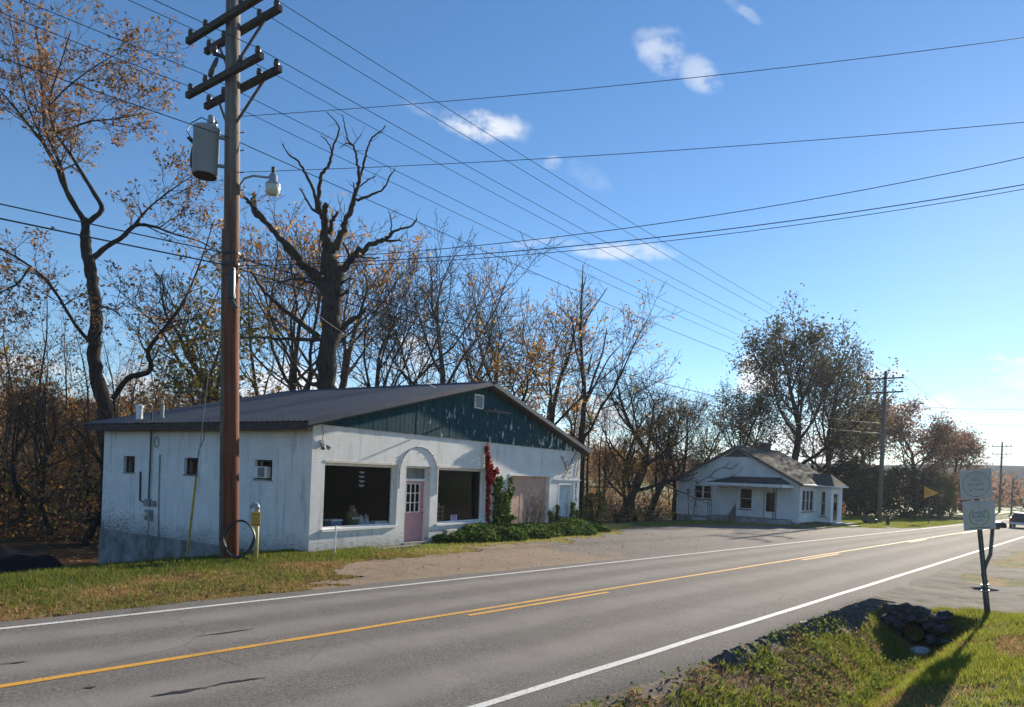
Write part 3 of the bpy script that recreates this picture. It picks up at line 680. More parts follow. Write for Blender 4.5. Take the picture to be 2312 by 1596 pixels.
# arch of bent tube with lamp stubs over the door
ap = [(3.70, -.018, 1.75), (3.70, -.018, 2.2)]
for k in range(17):
    a = pi - pi * k / 16; ap.append((4.70 + 1.0 * cos(a), -.018, 2.25 + .92 * sin(a)))
ap += [(5.70, -.018, 2.2), (5.70, -.018, 1.55)]
simple('arch_paint', (.42, .36, .34), .6, .3, 9)
arch = MB().tube(ap, .017, 6).build('door_arch', 'arch_paint', shop)
for k in (2, 4, 6, 9, 12, 14, 17):
    p = ap[k]; MB().lathe([(.012, 0), (.02, .012), (.022, .025), (.008, .03)], 6, Matrix.Translation((p[0], -.02, p[2])) @ Matrix.Rotation(pi / 2, 4, 'X')).build('lamp_stub', 'dark_metal', arch)
# boarded garage opening and side door
go = box('garage_door', (10.53, .16, -.05), (13.90, .20, 2.30), 'garage_tan', shop)
for xx in (11.65, 12.78): box('joint_strip', (xx - .008, .152, -.05), (xx + .008, .162, 2.30), 'garage_tan', go)
MB().box((10.46, -.02, 2.30), (13.97, .2, 2.385)).box((13.88, -.03, -.05), (13.96, .2, 2.30)).box((10.47, -.02, -.05), (10.53, .2, 2.30)).build('garage_frame', 'trim_white', shop)
simple('side_door_paint', (.50, .57, .60), .7, .2, 3, .2)
sd = box('side_door', (14.90, .14, -.12), (16.10, .18, 1.94), 'side_door_paint', shop)
MB().box((14.80, -.01, -.12), (14.90, .2, 2.02)).box((16.10, -.01, -.12), (16.20, .2, 2.02)).box((14.90, -.01, 1.94), (16.10, .2, 2.02)).build('door_frame', 'trim_white', shop)
MB().box((14.35, -.05, 2.16), (17.02, -.005, 2.22)).build('drip_rail', 'trim_white', shop)
MB().box((16.30, -.03, -.15), (16.88, -.005, 2.15)).build('letter_board', 'trim_white', shop)
simple('letter_black', (.03, .03, .032), .6, .2, 9)
for i, ch in enumerate('REALTY'):
    text_obj('letter', ch, .42, Matrix.Translation((16.59, -.034, 1.93 - i * .335)) @ Matrix.Rotation(pi / 2, 4, 'X'), 'letter_black', shop, .004)
# small side windows
for (y0, y1, z0, z1), kind in zip(openS, ('b', 'b', 'ac')):
    w = MB().box((.10, y0, z0), (.15, y0 + .05, z1)).box((.10, y1 - .05, z0), (.15, y1, z1)).box((.10, y0 + .05, z1 - .05), (.15, y1 - .05, z1)).box((.10, y0 + .05, z0), (.15, y1 - .05, z0 + .05)).build('side_window', 'dark_wood', shop)
    box('pane', (.12, y0 + .05, z0 + .05), (.128, y1 - .05, z1 - .05), 'glass', w)
    box('sill', (-.03, y0 - .03, z0 - .04), (.10, y1 + .03, z0 + .002), 'concrete', w)
ac = MB().bevbox((-.06, 1.86, 1.955), (.11, 2.40, 2.30), .015).build('air_conditioner', 'trim_white', shop)
MB().box((-.068, 1.93, 1.99), (-.061, 2.24, 2.27)).build('grille', 'grey_metal', ac)
for k in range(9): box('fin', (-.075, 1.94, 2.0 + k * .03), (-.066, 2.23, 2.008 + k * .03), 'dark_metal', ac)
# service gear on the side wall
MB().tube([(-.06, 7.93, 4.1), (-.06, 7.93, 1.0)], .028, 6).tube([(-.06, 7.93, 4.1), (-.10, 7.9, 4.2), (-.14, 7.86, 4.12)], .03, 6).build('service_mast', 'dark_metal', shop)
mt = MB().bevbox((-.16, 7.72, .30), (0, 8.02, .66), .02).build('meter_box', 'grey_metal', shop)
MB().lathe([(.10, 0), (.10, .06), (.07, .11), (.001, .12)], 12, Matrix.Translation((-.16, 7.87, .50)) @ Matrix.Rotation(-pi / 2, 4, 'Y')).build('meter_dial', 'lamp_glass', mt)
MB().bevbox((-.12, 7.82, .78), (0, 8.15, 1.02), .015).bevbox((-.10, 7.55, .80), (0, 7.75, .98), .01).build('junction_box', 'grey_metal', shop)
MB().tube([(-.03, 7.42, 2.56), (-.03, 7.40, 1.2), (-.03, 7.33, -.25)], .022, 6).build('conduit', 'grey_metal', shop)
MB().tube([(-.03, 8.55, 1.95), (-.03, 8.52, .95), (-.03, 8.3, .9)], .03, 6).build('conduit', 'dark_metal', shop)
MB().tube([(-.05, 7.9, .3), (-.05, 7.92, -.3), (-.06, 8.0, -.62)], .018, 6).build('conduit', 'grey_metal', shop)
lp = [(-.04, 7.62 + .13 * cos(a), 2.98 + .17 * sin(a)) for a in np.linspace(0, 2 * pi, 15)]
MB().tube(lp, .012, 5).build('wire_loop', 'black_rubber', shop)
MB().tube([(-.02, 5.0, 3.55), (-.02, 5.02, 3.1), (-.02, 5.25, 2.75), (-.02, 5.3, 2.5)], .009, 5).build('wall_wire', 'black_rubber', shop)
# flood lamp at the corner
fl = MB().box((.27, -.03, 2.95), (.41, .005, 3.12)).bar((.34, -.03, 3.03), (.34, -.12, 2.98), .03).build('flood_lamp', 'grey_metal', shop)
for dx in (-.08, .08):
    MB().lathe([(.03, 0), (.045, .05), (.07, .13), (.066, .14)], 10, Matrix.Translation((.34 + dx, -.10, 2.97)) @ Matrix.Rotation(radians(130), 4, 'X') @ Matrix.Rotation(dx * 4, 4, 'Y')).build('lamp_head', 'grey_metal', fl)
MB().tube([(.30, -.03, 3.55), (.36, -.04, 3.35), (.33, -.03, 3.12)], .008, 5).build('lamp_wire', 'black_rubber', shop)
# roof vents
MB().lathe([(.11, 0), (.11, .42), (.14, .43), (.14, .52), (.05, .56)], 12, Matrix.Translation((.28, 9.3, rz(.28)))).build('vent_pipe', 'trim_white', shop)
MB().lathe([(.17, -.02), (.07, .08), (.055, .10), (.055, .50), (.05, .505)], 10, Matrix.Translation((.35, 8.0, rz(.35)))).build('vent_pipe', 'grey_metal', shop)

# ------------------------------------------------------------ things around the shop
def on_shop(name, x, y, z, label, cat, rz_=0.0, group=None): return empty(name, S2W(x, y, z), SRZ + rz_, label, cat, group)
# window display (stands on an inside shelf behind each pane)
box('display_shelf', (.55, .30, .46), (3.55, 1.05, .53), 'dark_wood', shop); box('display_shelf', (5.85, .30, .42), (8.70, 1.05, .49), 'dark_wood', shop)
simple('bear_brown', (.30, .20, .10), .8, .3, 8); simple('bear_green', (.10, .14, .09), .8, .3, 6); simple('cloth_white', (.72, .73, .76), .8, .1, 6); simple('box_blue', (.14, .27, .42), .5, .1, 4)
simple('muzzle', (.62, .50, .34), .8, .1, 6)
br = on_shop('bear_figure', 2.18, .55, .53, 'brown carved bear figure holding a small sign in the shop window', 'figurine')
MB().lathe([(.13, 0), (.19, .05), (.20, .20), (.18, .33), (.14, .40), (.10, .44)], 12).build('body', 'bear_green', br, True)
MB().lathe([(.19, .21), (.20, .30), (.17, .40), (.12, .46), (.06, .48)], 12).build('chest', 'bear_brown', br, True)
hd = MB().lathe([(.02, .43), (.09, .46), (.115, .53), (.10, .60), (.05, .65), (.005, .66)], 12).build('head', 'bear_brown', br, True)
for sx in (-1, 1):
    MB().lathe([(.005, -.03), (.035, -.01), (.038, .02), (.005, .04)], 8, Matrix.Translation((sx * .085, 0, .64))).build('ear', 'bear_brown', hd, True)
    MB().lathe([(.005, -.014), (.014, 0), (.005, .014)], 6, Matrix.Translation((sx * .04, -.105, .565))).build('eye', 'dark_metal', hd)
    MB().tube([(sx * .17, 0, .40), (sx * .21, -.08, .32), (sx * .12, -.20, .28)], [.055, .05, .04], 8).build('arm', 'bear_brown', br, True)
MB().lathe([(.02, 0), (.055, .01), (.05, .05), (.02, .07)], 8, Matrix.Translation((0, -.09, .515)) @ Matrix.Rotation(pi / 2, 4, 'X')).build('muzzle', 'muzzle', hd, True)
MB().bevbox((-.2, -.245, .24), (.2, -.225, .31), .008).build('sign_board', 'cloth_white', br)
box('lettering', (-.15, -.25, .265), (.15, -.246, .285), 'dark_metal', br)
bx = on_shop('blue_box', 1.42, .55, .53, 'blue and white storage box in the left end of the shop window', 'box')
MB().bevbox((-.22, -.15, 0), (.22, .15, .20), .02).build('tub', 'box_blue', bx); MB().bevbox((-.235, -.165, .2), (.235, .165, .255), .015).build('lid', 'cloth_white', bx)
for i, (xx, hh, lab) in enumerate(((2.50, .36, 'shorter white cone-shaped figure beside the bear in the shop window'), (2.80, .37, 'white cone-shaped figure right of the other cone in the shop window'))):
    g_ = on_shop('cone_figure', xx, .48 + .06 * i, .53, lab, 'figurine', group='white cone figures in the shop window')
    MB().lathe([(.125, 0), (.13, .04), (.10, .15), (.06, .26), (.02, hh)], 10).build('robe', 'cloth_white', g_, True)
    MB().lathe([(.02, 0), (.05, .03), (.045, .09), (.012, .15)], 8, Matrix.Translation((-.03, -.05, .2)) @ Matrix.Rotation(.5, 4, 'Y')).build('hood', 'muzzle', g_, True)
wb = on_shop('white_tray', 3.28, .42, .53, 'shallow white tray at the right end of the shop window', 'tray')
MB().bevbox((-.30, -.12, 0), (.30, .12, .15), .02).build('tray_body', 'cloth_white', wb); MB().box((-.27, -.09, .15), (.27, .09, .155)).build('tray_inside', 'grey_metal', wb)
hg = on_shop('hanging_sign', 2.42, .42, 1.75, 'column of white hearts hanging high in the shop window', 'sign')
for k in range(4):
    zz = .02 + k * .14; MB().prism([(-.13 + .02 * (k % 2), 0, zz + .045), (-.09, 0, zz + .075), (0, 0, zz + .055), (.10, 0, zz + .075), (.13, 0, zz + .04), (.02, 0, zz)], (0, .012, 0)).build('plaque', 'cloth_white', hg)
MB().tube([(0, .006, .02), (0, .006, .68)], .005, 4).build('cord', 'grey_metal', hg)
simple('rack_wood', (.42, .25, .10), .6, .2, 8)
rk = on_shop('wooden_rack', 6.45, .55, .49, 'small wooden slatted rack in the left of the second window', 'rack')
for sx in (-.22, .22):
    for sy in (-.1, .1): box('post', (sx - .025, sy - .02, 0), (sx + .025, sy + .02, .62), 'rack_wood', rk)
for k in range(4): box('shelf', (-.195, -.12, .06 + k * .16), (.195, .12, .09 + k * .16), 'rack_wood', rk)
MB().lathe([(.05, .57), (.11, .60), (.12, .68), (.06, .74)], 10).build('basket', 'bear_brown', rk, True)
simple('pink_paper', (.55, .42, .52), .8, .1, 5); simple('ink', (.22, .16, .26), .8, .1, 5)
pk = on_shop('paper_notice', 7.06, .215, .53, 'pale pink paper notice propped in the second shop window', 'notice')
box('sheet', (-.2, -.004, .0), (.2, .0, .24), 'pink_paper', pk)
for k, (w, h) in enumerate(((.30, .05), (.28, .02), (.30, .02), (.22, .02))): box('print_line', (-w / 2, -.007, .17 - k * .04), (w / 2, -.0045, .17 - k * .04 + h), 'ink', pk)
# timber sleeper step, stake, boards
st_ = on_shop('timber_step', 2.55, -.55, -.26, 'long weathered timber step lying under the shop window', 'step', -.02)
MB().bevbox((-1.45, -.13, 0), (1.42, .15, .15), .012).build('beam', 'weathered_wood', st_)
MB().bevbox((-1.48, -.16, .15), (1.44, .17, .19), .008).build('tread', 'weathered_wood', st_)
p = ghit(755, 1251); sk = empty('white_stake', p, .3, 'thin white stake standing in front of the shop window', 'stake')
MB().tube([(0, 0, -.15), (.01, 0, .40), (.015, 0, .78)], .022, 6).build('stake_rod', 'trim_white', sk); MB().lathe([(.026, 0), (.026, .03), (.005, .04)], 6, Matrix.Translation((.015, 0, .77))).build('cap', 'trim_white', sk)
lb = on_shop('concrete_block', 6.35, -.25, .0, 'pale concrete block leaning under the second shop window', 'block', .1)
MB().bevbox((-.45, -.08, 0), (.30, .1, .30), .02).build('slab', 'concrete', lb); box('notch', (-.2, -.092, .02), (.2, -.081, .2), 'concrete_dark', lb)
sb = on_shop('flat_board', 5.7, -1.15, -.22, 'flat grey board lying on the ground by the pink door', 'board', .12)
MB().bevbox((-.7, -.28, 0), (.8, .3, .03), .006).build('plank', 'weathered_wood', sb)

# ivy and creepers
leafmat('ivy', [(.04, .09, .018), (.06, .12, .025), (.10, .16, .035), (.16, .22, .06), (.03, .065, .015), (.13, .19, .045)], .3, .4)
leafmat('creeper_red', [(.36, .014, .016), (.26, .010, .012), (.46, .04, .025), (.18, .01, .012), (.22, .06, .02)], .3)
def to_world(A): A = np.asarray(A); return np.stack([SO.x + A[:, 0] * sin(PHI) - A[:, 1] * cos(PHI), SO.y + A[:, 0] * cos(PHI) + A[:, 1] * sin(PHI), A[:, 2]], -1)
def ground_at(A): s, t = st(A[:, 0], A[:, 1]); return zg(s, t)
n = 15000; x = RNG.uniform(5.6, 18.4, n); wid = np.interp(x, [5.6, 6.2, 9, 15, 17.5, 18.4], [.3, 1.0, 1.5, 1.7, 1.4, .5]) * (.8 + .4 * vnoise(x * 1.1, x * 0, 51))
u = RNG.uniform(0, 1, n); y = -u * wid; hgt = np.interp(x, [5.6, 6.5, 9, 11, 16, 18.4], [.25, .42, .55, .5, .55, .2]) * np.sqrt(np.clip(1 - u ** 2, 0, 1)) * (.65 + .6 * vnoise(x * 1.7, y * 1.7, 52))
A = to_world(np.stack([x, y, 0 * x], -1)); gz = ground_at(A); A[:, 2] = gz + hgt * np.sqrt(RNG.uniform(.05, 1, n)) + .02
V, F = leaf_quads(A, .085, .45, .35, .8)
tag(link_mesh('ivy_bed', np_mesh('ivy_bed', V, F), 'ivy'), 'thick green ivy ground cover along the foot of the shop front', 'ivy', kind='stuff')
def climber(name, spec, m, size, label, stemcol='dark_wood'):
    e = empty(name, S2W(spec[0][0], -.05, spec[0][1]), SRZ, label, 'climber'); pts = []; stems = MB(); ox, oz = spec[0]
    for (x0, z0, x1, z1, w, n) in spec[1:]:
        f = RNG.uniform(0, 1, n); cx = x0 + (x1 - x0) * f + RNG.normal(0, .5, n) * w * .5; cz = z0 + (z1 - z0) * f + RNG.normal(0, .05, n)
        pts.append(np.stack([cx - ox, -RNG.uniform(.0, .10, n) * (1 + w), cz - oz], -1))
        stems.tube([(x0 - ox, .03, z0 - oz), ((x0 + x1) / 2 - ox + random.uniform(-.05, .05), .02, (z0 + z1) / 2 - oz), (x1 - ox, .03, z1 - oz)], .014, 4)
    stems.build('stem', stemcol, e); V, F = leaf_quads(np.concatenate(pts), size, .4, .1, .8); link_mesh('foliage', np_mesh(name, V, F), m, e); return e
climber('red_creeper', [(8.85, .2), (8.88, .5, 8.80, 2.3, .20, 420), (8.80, 2.1, 8.68, 3.0, .24, 300), (8.66, 2.9, 8.62, 3.42, .12, 120), (8.85, 2.0, 9.28, 2.5, .35, 220), (8.82, 2.3, 9.0, 2.75, .2, 110)], 'creeper_red', .055, 'bright red creeper climbing the shop wall beside the second window')
climber('ivy_climber', [(9.7, .2), (9.55, .3, 9.5, 2.2, .55, 800), (9.9, .3, 10.05, 1.6, .55, 450), (10.3, .4, 10.45, 2.2, .14, 110), (10.2, 1.0, 10.7, 1.9, .12, 60), (9.7, .3, 10.6, .6, .6, 300)], 'ivy', .075, 'green ivy climbing the wall left of the tan garage door')
climber('ivy_sprig', [(14.5, .1), (14.55, .1, 14.6, 1.0, .22, 150), (14.2, .1, 13.9, .7, .25, 110)], 'ivy', .07, 'short ivy sprig between garage door and pale blue side door')
climber('ivy_sprig', [(16.15, .1), (16.1, .0, 16.15, 1.1, .28, 220), (16.6, .0, 16.7, .8, .15, 90)], 'weed', .07, 'dark ivy sprig covering the foot of the pale blue side door')
climber('wall_vine', [(16.0, 2.2), (15.2, 2.2, 16.4, 3.5, .5, 70), (16.5, 2.3, 16.8, 3.3, .2, 40), (15.6, 2.6, 14.9, 3.3, .4, 40)], 'fallen', .03, 'dry leafless vine remains on the wall above the side door')
# ------------------------------------------------------------ the white house down the road
PSI = radians(44.0); HO = Vector((20.41, 48.5, 0)); HRZ = pi / 2 - PSI
def siding_mat():
    m, t, b = newmat('house_siding'); co = N(t, 'ShaderNodeTexCoord').outputs['Object']; sp = N(t, 'ShaderNodeSeparateXYZ'); t.links.new(co, sp.inputs[0])
    n1 = noise(t, co, 1.1, 5); n2 = noise(t, vmath(t, 'MULTIPLY', co, (2.5, 2.5, .5)), 1.0, 5, .65)
    c = mixc(t, maprange(t, n1, .3, .7), (.66, .66, .64), (.80, .80, .78)); c = mixc(t, maprange(t, n2, .58, .75, 0, .5), c, (.38, .37, .35))
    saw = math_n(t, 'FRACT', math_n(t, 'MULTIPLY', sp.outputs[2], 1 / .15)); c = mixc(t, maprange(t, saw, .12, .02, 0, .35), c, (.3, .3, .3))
    t.links.new(c, b.inputs['Base Color']); b.inputs['Roughness'].default_value = .65
    bn = N(t, 'ShaderNodeBump'); bn.inputs['Strength'].default_value = .7; bn.inputs['Distance'].default_value = .03; t.links.new(saw, bn.inputs['Height']); bn.invert = True; t.links.new(bn.outputs[0], b.inputs['Normal'])
siding_mat()
def shingle_mat():
    m, t, b = newmat('shingles'); co = N(t, 'ShaderNodeTexCoord').outputs['Object']
    br = N(t, 'ShaderNodeTexBrick'); mp = N(t, 'ShaderNodeMapping'); t.links.new(co, mp.inputs[0]); t.links.new(mp.outputs[0], br.inputs['Vector'])
    for k, v in (('Scale', 1.0), ('Mortar Size', .012), ('Brick Width', .33), ('Row Height', .13)): br.inputs[k].default_value = v
    br.inputs['Color1'].default_value = (.09, .078, .066, 1); br.inputs['Color2'].default_value = (.14, .12, .10, 1); br.inputs['Mortar'].default_value = (.05, .045, .04, 1)
    n1 = noise(t, co, .9, 5, .65); c = mixc(t, maprange(t, n1, .45, .7, 0, .55), br.outputs['Color'], (.10, .085, .065))
    c = mixc(t, maprange(t, noise(t, co, 2.6, 4), .62, .72, 0, .7), c, (.12, .11, .09)); t.links.new(c, b.inputs['Base Color']); b.inputs['Roughness'].default_value = .95; b.inputs['Specular IOR Level'].default_value = .1
shingle_mat()
simple('dark_shingle', (.03, .03, .034), .8, .3, 5); simple('porch_wall', (.52, .47, .40), .8, .1, 2); simple('brick_dark', (.09, .05, .045), .9, .3, 7, .3)
simple('shutter', (.05, .035, .03), .6, .2, 6); simple('curtain', (.40, .38, .36), .9, .2, 5); simple('iron', (.03, .028, .028), .5, .2, 6)
house = empty('white_house', HO, HRZ, 'white clapboard house with brown shingle roof and side porch', 'house')
HW, HLn = 9.75, 7.2; zf, ze, zr_, ry = -.30, 2.45, 5.05, 4.75; th = .2
gab = lambda y, d, z: (d, y, z); lng = lambda x, d, z: (x, d, z)
opG = [(6.75, 8.15, 1.08, 2.02), (3.45, 4.35, .50, 1.92), (1.55, 2.55, -.12, 1.90), (7.15, 8.15, -1.7, -.45)]
wall('gable_wall', HW, zf, ze, th, opG[:3], gab, 'house_siding', house)
wall('front_wall', 3.55, zf, ze, th, [(.62, 2.72, .55, 1.98)], lng, 'house_siding', house, x0=th)
box('rear_wall', (th, HW - th, zf), (HLn, HW, ze), 'house_siding', house); box('end_wall', (HLn, 0, zf), (HLn + th, HW, ze), 'house_siding', house)
MB().prism([(0, 0, ze), (0, HW, ze), (0, ry, zr_ - .05)], (th, 0, 0)).build('gable', 'house_siding', house)
wall('foundation', HW - .05, -2.6, zf, th, [opG[3]], lambda y, d, z: (d + .03, y, z), 'concrete', house, x0=.05)
box('foundation', (th + .04, .04, -2.0), (3.55, .24, zf), 'concrete_dark', house)
g = box('basement_door', (.12, 7.15, -2.2), (.16, 8.15, -.45), 'cloth_white', house)
MB().box((.0, 7.05, -2.2), (.10, 7.15, -.40)).box((.0, 8.15, -2.2), (.10, 8.25, -.40)).build('door_frame', 'trim_white', house)
box('floor', (th, th, -.3), (HLn, HW - th, -.2), 'interior_floor', house); box('inner_wall', (2.2, th, -.2), (2.3, HW - th, 2.4), 'interior_dark', house)
for sgn in (0, 1):
    ye, yr = (-.35, ry) if sgn == 0 else (HW + .30, ry); zz = ze - .12
    MB().prism([(-.28, ye, zz), (-.28, yr, zr_), (-.28, yr, zr_ + .14), (-.28, ye, zz + .13)], (HLn + .7, 0, 0)).build('roof', 'shingles', house)
    MB().prism([(-.31, ye, zz - .06), (-.31, yr, zr_ - .06), (-.31, yr, zr_ + .12), (-.31, ye, zz + .10)], (.028, 0, 0)).build('bargeboard', 'weathered_wood', house)
MB().tube([(-.25, -.40, ze - .06), (3.4, -.40, ze - .09)], .07, 8).build('gutter', 'trim_white', house)
MB().tube([(.05, -.06, ze - .1), (.05, -.06, -.4)], .035, 6).build('downpipe', 'trim_white', house)
ch = MB().box((4.4, 4.3, 4.3), (5.0, 5.0, 5.55)).build('chimney', 'brick_dark', house); MB().box((4.33, 4.23, 5.55), (5.07, 5.07, 5.65)).build('chimney_cap', 'concrete_dark', ch)
MB().prism([(-.03, ry - 1.0, zr_ - .72), (-.03, ry + 1.0, zr_ - .72), (-.03, ry, zr_ - .15)], (.028, 0, 0)).build('gable_vent', 'weathered_wood', house)
for k in range(5):
    z = zr_ - .68 + k * .1; h_ = (zr_ - .18 - z) * 1.6; box('vent_slat', (-.05, ry - h_, z), (-.031, ry + h_, z + .04), 'shutter', house)
def hwin(y0, y1, z0, z1, cols, plane='g', x=0.0):
    w = MB(); f = .07
    def B(a, b, c, d, e=.0, g_=.10): w.box((x - .03 + e, a, c), (x + g_, b, d)) if plane == 'g' else w.box((a, x - .03 + e, c), (b, x + g_, d))
    B(y0 - f, y0, z0 - f, z1 + f); B(y1, y1 + f, z0 - f, z1 + f); B(y0, y1, z1, z1 + f); B(y0, y1, z0 - f, z0)
    for k in range(1, cols): yy = y0 + (y1 - y0) * k / cols; B(yy - .05, yy + .05, z0, z1, .005)
    o = w.build('window', 'trim_white', house)
    for k in range(cols):
        a = y0 + (y1 - y0) * k / cols + .04; b = y0 + (y1 - y0) * (k + 1) / cols - .04; zm = (z0 + z1) / 2
        for c_, d_ in ((z0 + .01, zm - .015), (zm + .015, z1 - .01)):
            box('pane', *(((x + .05, a, c_), (x + .056, b, d_)) if plane == 'g' else ((a, x + .05, c_), (b, x + .056, d_))), 'house_glass', o)
        w2 = MB(); w2.box((x + .03, a, zm - .015), (x + .07, b, zm + .015)) if plane == 'g' else w2.box((a, x + .03, zm - .015), (b, x + .07, zm + .015)); w2.build('sash_rail', 'trim_white', o)
    w3 = MB(); w3.box((x - .10, y0 - .12, z0 - .13), (x - .031, y1 + .12, z0 - .075)) if plane == 'g' else w3.box((y0 - .1, x - .1, z0 - .13), (y1 + .1, x - .031, z0 - .075)); w3.build('sill', 'shutter', o)
    return o
hwin(6.75, 8.15, 1.08, 2.02, 2); hwin(3.45, 4.35, .50, 1.92, 1); hwin(.62, 2.72, .55, 1.98, 3, 'l')
hd_ = MB().box((.06, 1.60, -.12), (.10, 2.50, .35)).box((.06, 1.60, 1.75), (.10, 2.50, 1.88)).box((.06, 1.60, .35), (.10, 1.72, 1.75)).box((.06, 2.38, .35), (.10, 2.50, 1.75)).build('front_door', 'trim_white', house)
box('pane', (.075, 1.72, .35), (.083, 2.38, 1.75), 'house_glass', hd_); box('door_frame', (-.03, 1.46, -.3), (.04, 1.55, 1.98), 'trim_white', house); box('door_frame', (-.03, 2.55, -.3), (.04, 2.64, 1.98), 'trim_white', house)
# porch
pr = MB(); px = -2.1; y0, y1 = .35, 6.05
pr.add([(px, y0, 2.36), (px, y1, 2.36), (-.01, y1 - .2, 2.42), (-.01, y0 + .2, 2.42), (-.9, y0 + 1.4, 2.78), (-.9, y1 - 1.6, 2.78), (-.005, y1 - 1.0, 2.86), (-.005, y0 + 1.0, 2.86)],
       [(0, 1, 5, 4), (0, 4, 7, 3), (1, 2, 6, 5), (4, 5, 6, 7), (0, 3, 2, 1), (2, 3, 7, 6)]); pr.build('porch_roof', 'dark_shingle', house)
MB().box((px - .04, y0 - .04, 2.14), (px, y1 + .04, 2.35)).box((px, y0 - .04, 2.14), (-.01, y0, 2.35)).box((px, y1, 2.14), (-.01, y1 + .04, 2.35)).build('porch_fascia', 'trim_white', house)
box('porch_ceiling', (px, y0, 2.18), (-.01, y1, 2.2), 'trim_cream', house)
box('porch_floor', (px, y0 + .1, -1.2), (-.005, y1 - .1, -.12), 'concrete', house)
for yy, w in ((y1 - .25, .30), (y0 + .55, .22)):
    for d in (-w / 2, 0, w / 2): MB().tube([(px + .15, yy + d, -.12), (px + .15, yy + d, 2.14)], .022, 5).build('porch_post', 'iron', house)
    for k in range(5): MB().bar((px + .15, yy - w / 2, .1 + k * .4), (px + .15, yy + w / 2, .3 + k * .4), .015).build('scroll_bar', 'iron', house)
for k in range(3): box('porch_step', (px - .3 * (k + 1), 2.4, -1.3), (px - .3 * k - .004, 3.6, -.28 - .16 * k), 'concrete', house)
MB().prism([(px - .95, 3.62, -.75), (px - .05, 3.62, -.2), (px - .05, 3.62, .8), (px - .95, 3.62, .15)], (0, .1, 0)).build('step_rail', 'weathered_wood', house)
# projecting entry room
ex0, ex1, ey = 3.55, 5.9, -1.0
wall('entry_wall', 0, zf, ze - .05, .15, [(ey + .15 + .25, ey + .15 + .55, .2, 1.95)], lambda y, d, z: (ex0 + d, y, z), 'house_siding', house, x0=ey + .15)
wall('entry_wall', ex1, zf, ze - .05, .15, [(ex0 + .5, ex0 + 1.6, -.2, 1.9)], lambda x, d, z: (x, ey + d, z), 'house_siding', house, x0=ex0)
box('entry_wall', (ex1 - .15, ey + .15, zf), (ex1, 0, ze - .05), 'house_siding', house)
box('entry_foundation', (ex0 + .03, ey + .03, -1.6), (ex1 - .03, .05, zf), 'concrete_dark', house)
hwin(ey + .40, ey + .70, .2, 1.95, 1, 'g', ex0)
gd = MB().box((ex0 + .5, ey + .05, -.2), (ex0 + .6, ey + .1, 1.9)).box((ex0 + 1.5, ey + .05, -.2), (ex0 + 1.6, ey + .1, 1.9)).box((ex0 + .6, ey + .05, 1.8), (ex0 + 1.5, ey + .1, 1.9)).build('glass_door', 'trim_white', house)
box('pane', (ex0 + .6, ey + .07, -.2), (ex0 + 1.5, ey + .077, 1.8), 'house_glass', gd)
xm = (ex0 + ex1) / 2
MB().add([(ex0 - .3, ey - .3, ze - .06), (ex1 + .3, ey - .3, ze - .06), (ex1 + .3, .3, ze + .1), (ex0 - .3, .3, ze + .1), (xm, ey + .5, ze + .85), (xm, .8, ze + .85)], [(0, 1, 4), (1, 2, 5, 4), (3, 0, 4, 5), (0, 3, 2, 1), (2, 3, 5)]).build('entry_roof', 'shingles', house)
MB().box((ex0 - .3, ey - .33, ze - .16), (ex1 + .3, ey - .30, ze - .05)).box((ex0 - .33, ey - .3, ze - .16), (ex0 - .30, 0, ze - .05)).build('entry_fascia', 'trim_white', house)
box('entry_step', (ex0 + .2, ey - 1.0, -1.3), (ex0 + 2.2, ey - .01, -.32), 'concrete', house); box('entry_step', (ex0 + .4, ey - 1.5, -1.4), (ex0 + 2.0, ey - 1.01, -.47), 'concrete', house)
# leafless vine on the gable
vn = MB()
for path in ([(8.2, -.4), (8.0, .8), (7.9, 2.3), (7.0, 2.75), (6.2, 2.6), (5.4, 2.7), (4.6, 3.1), (4.2, 3.6)], [(6.9, 2.75), (6.4, 3.3), (5.6, 3.6), (5.2, 4.1)], [(5.8, 3.5), (5.1, 3.4), (4.5, 3.9)], [(8.6, -.3), (8.7, .9), (8.6, 1.9)]):
    vn.tube([(-.03 - random.uniform(0, .03), y, z) for y, z in path], [.03 * (1 - .7 * i / len(path)) for i in range(len(path))], 5)
vo = vn.build('wall_vine', 'dark_wood'); vo.location = HO; vo.rotation_euler = (0, 0, HRZ); tag(vo, 'bare brown vine stems spreading over the house gable wall', 'vine')
MB().bevbox((-.14, 8.55, 1.35), (-.01, 8.8, 1.75), .02).build('meter_box', 'grey_metal', house)

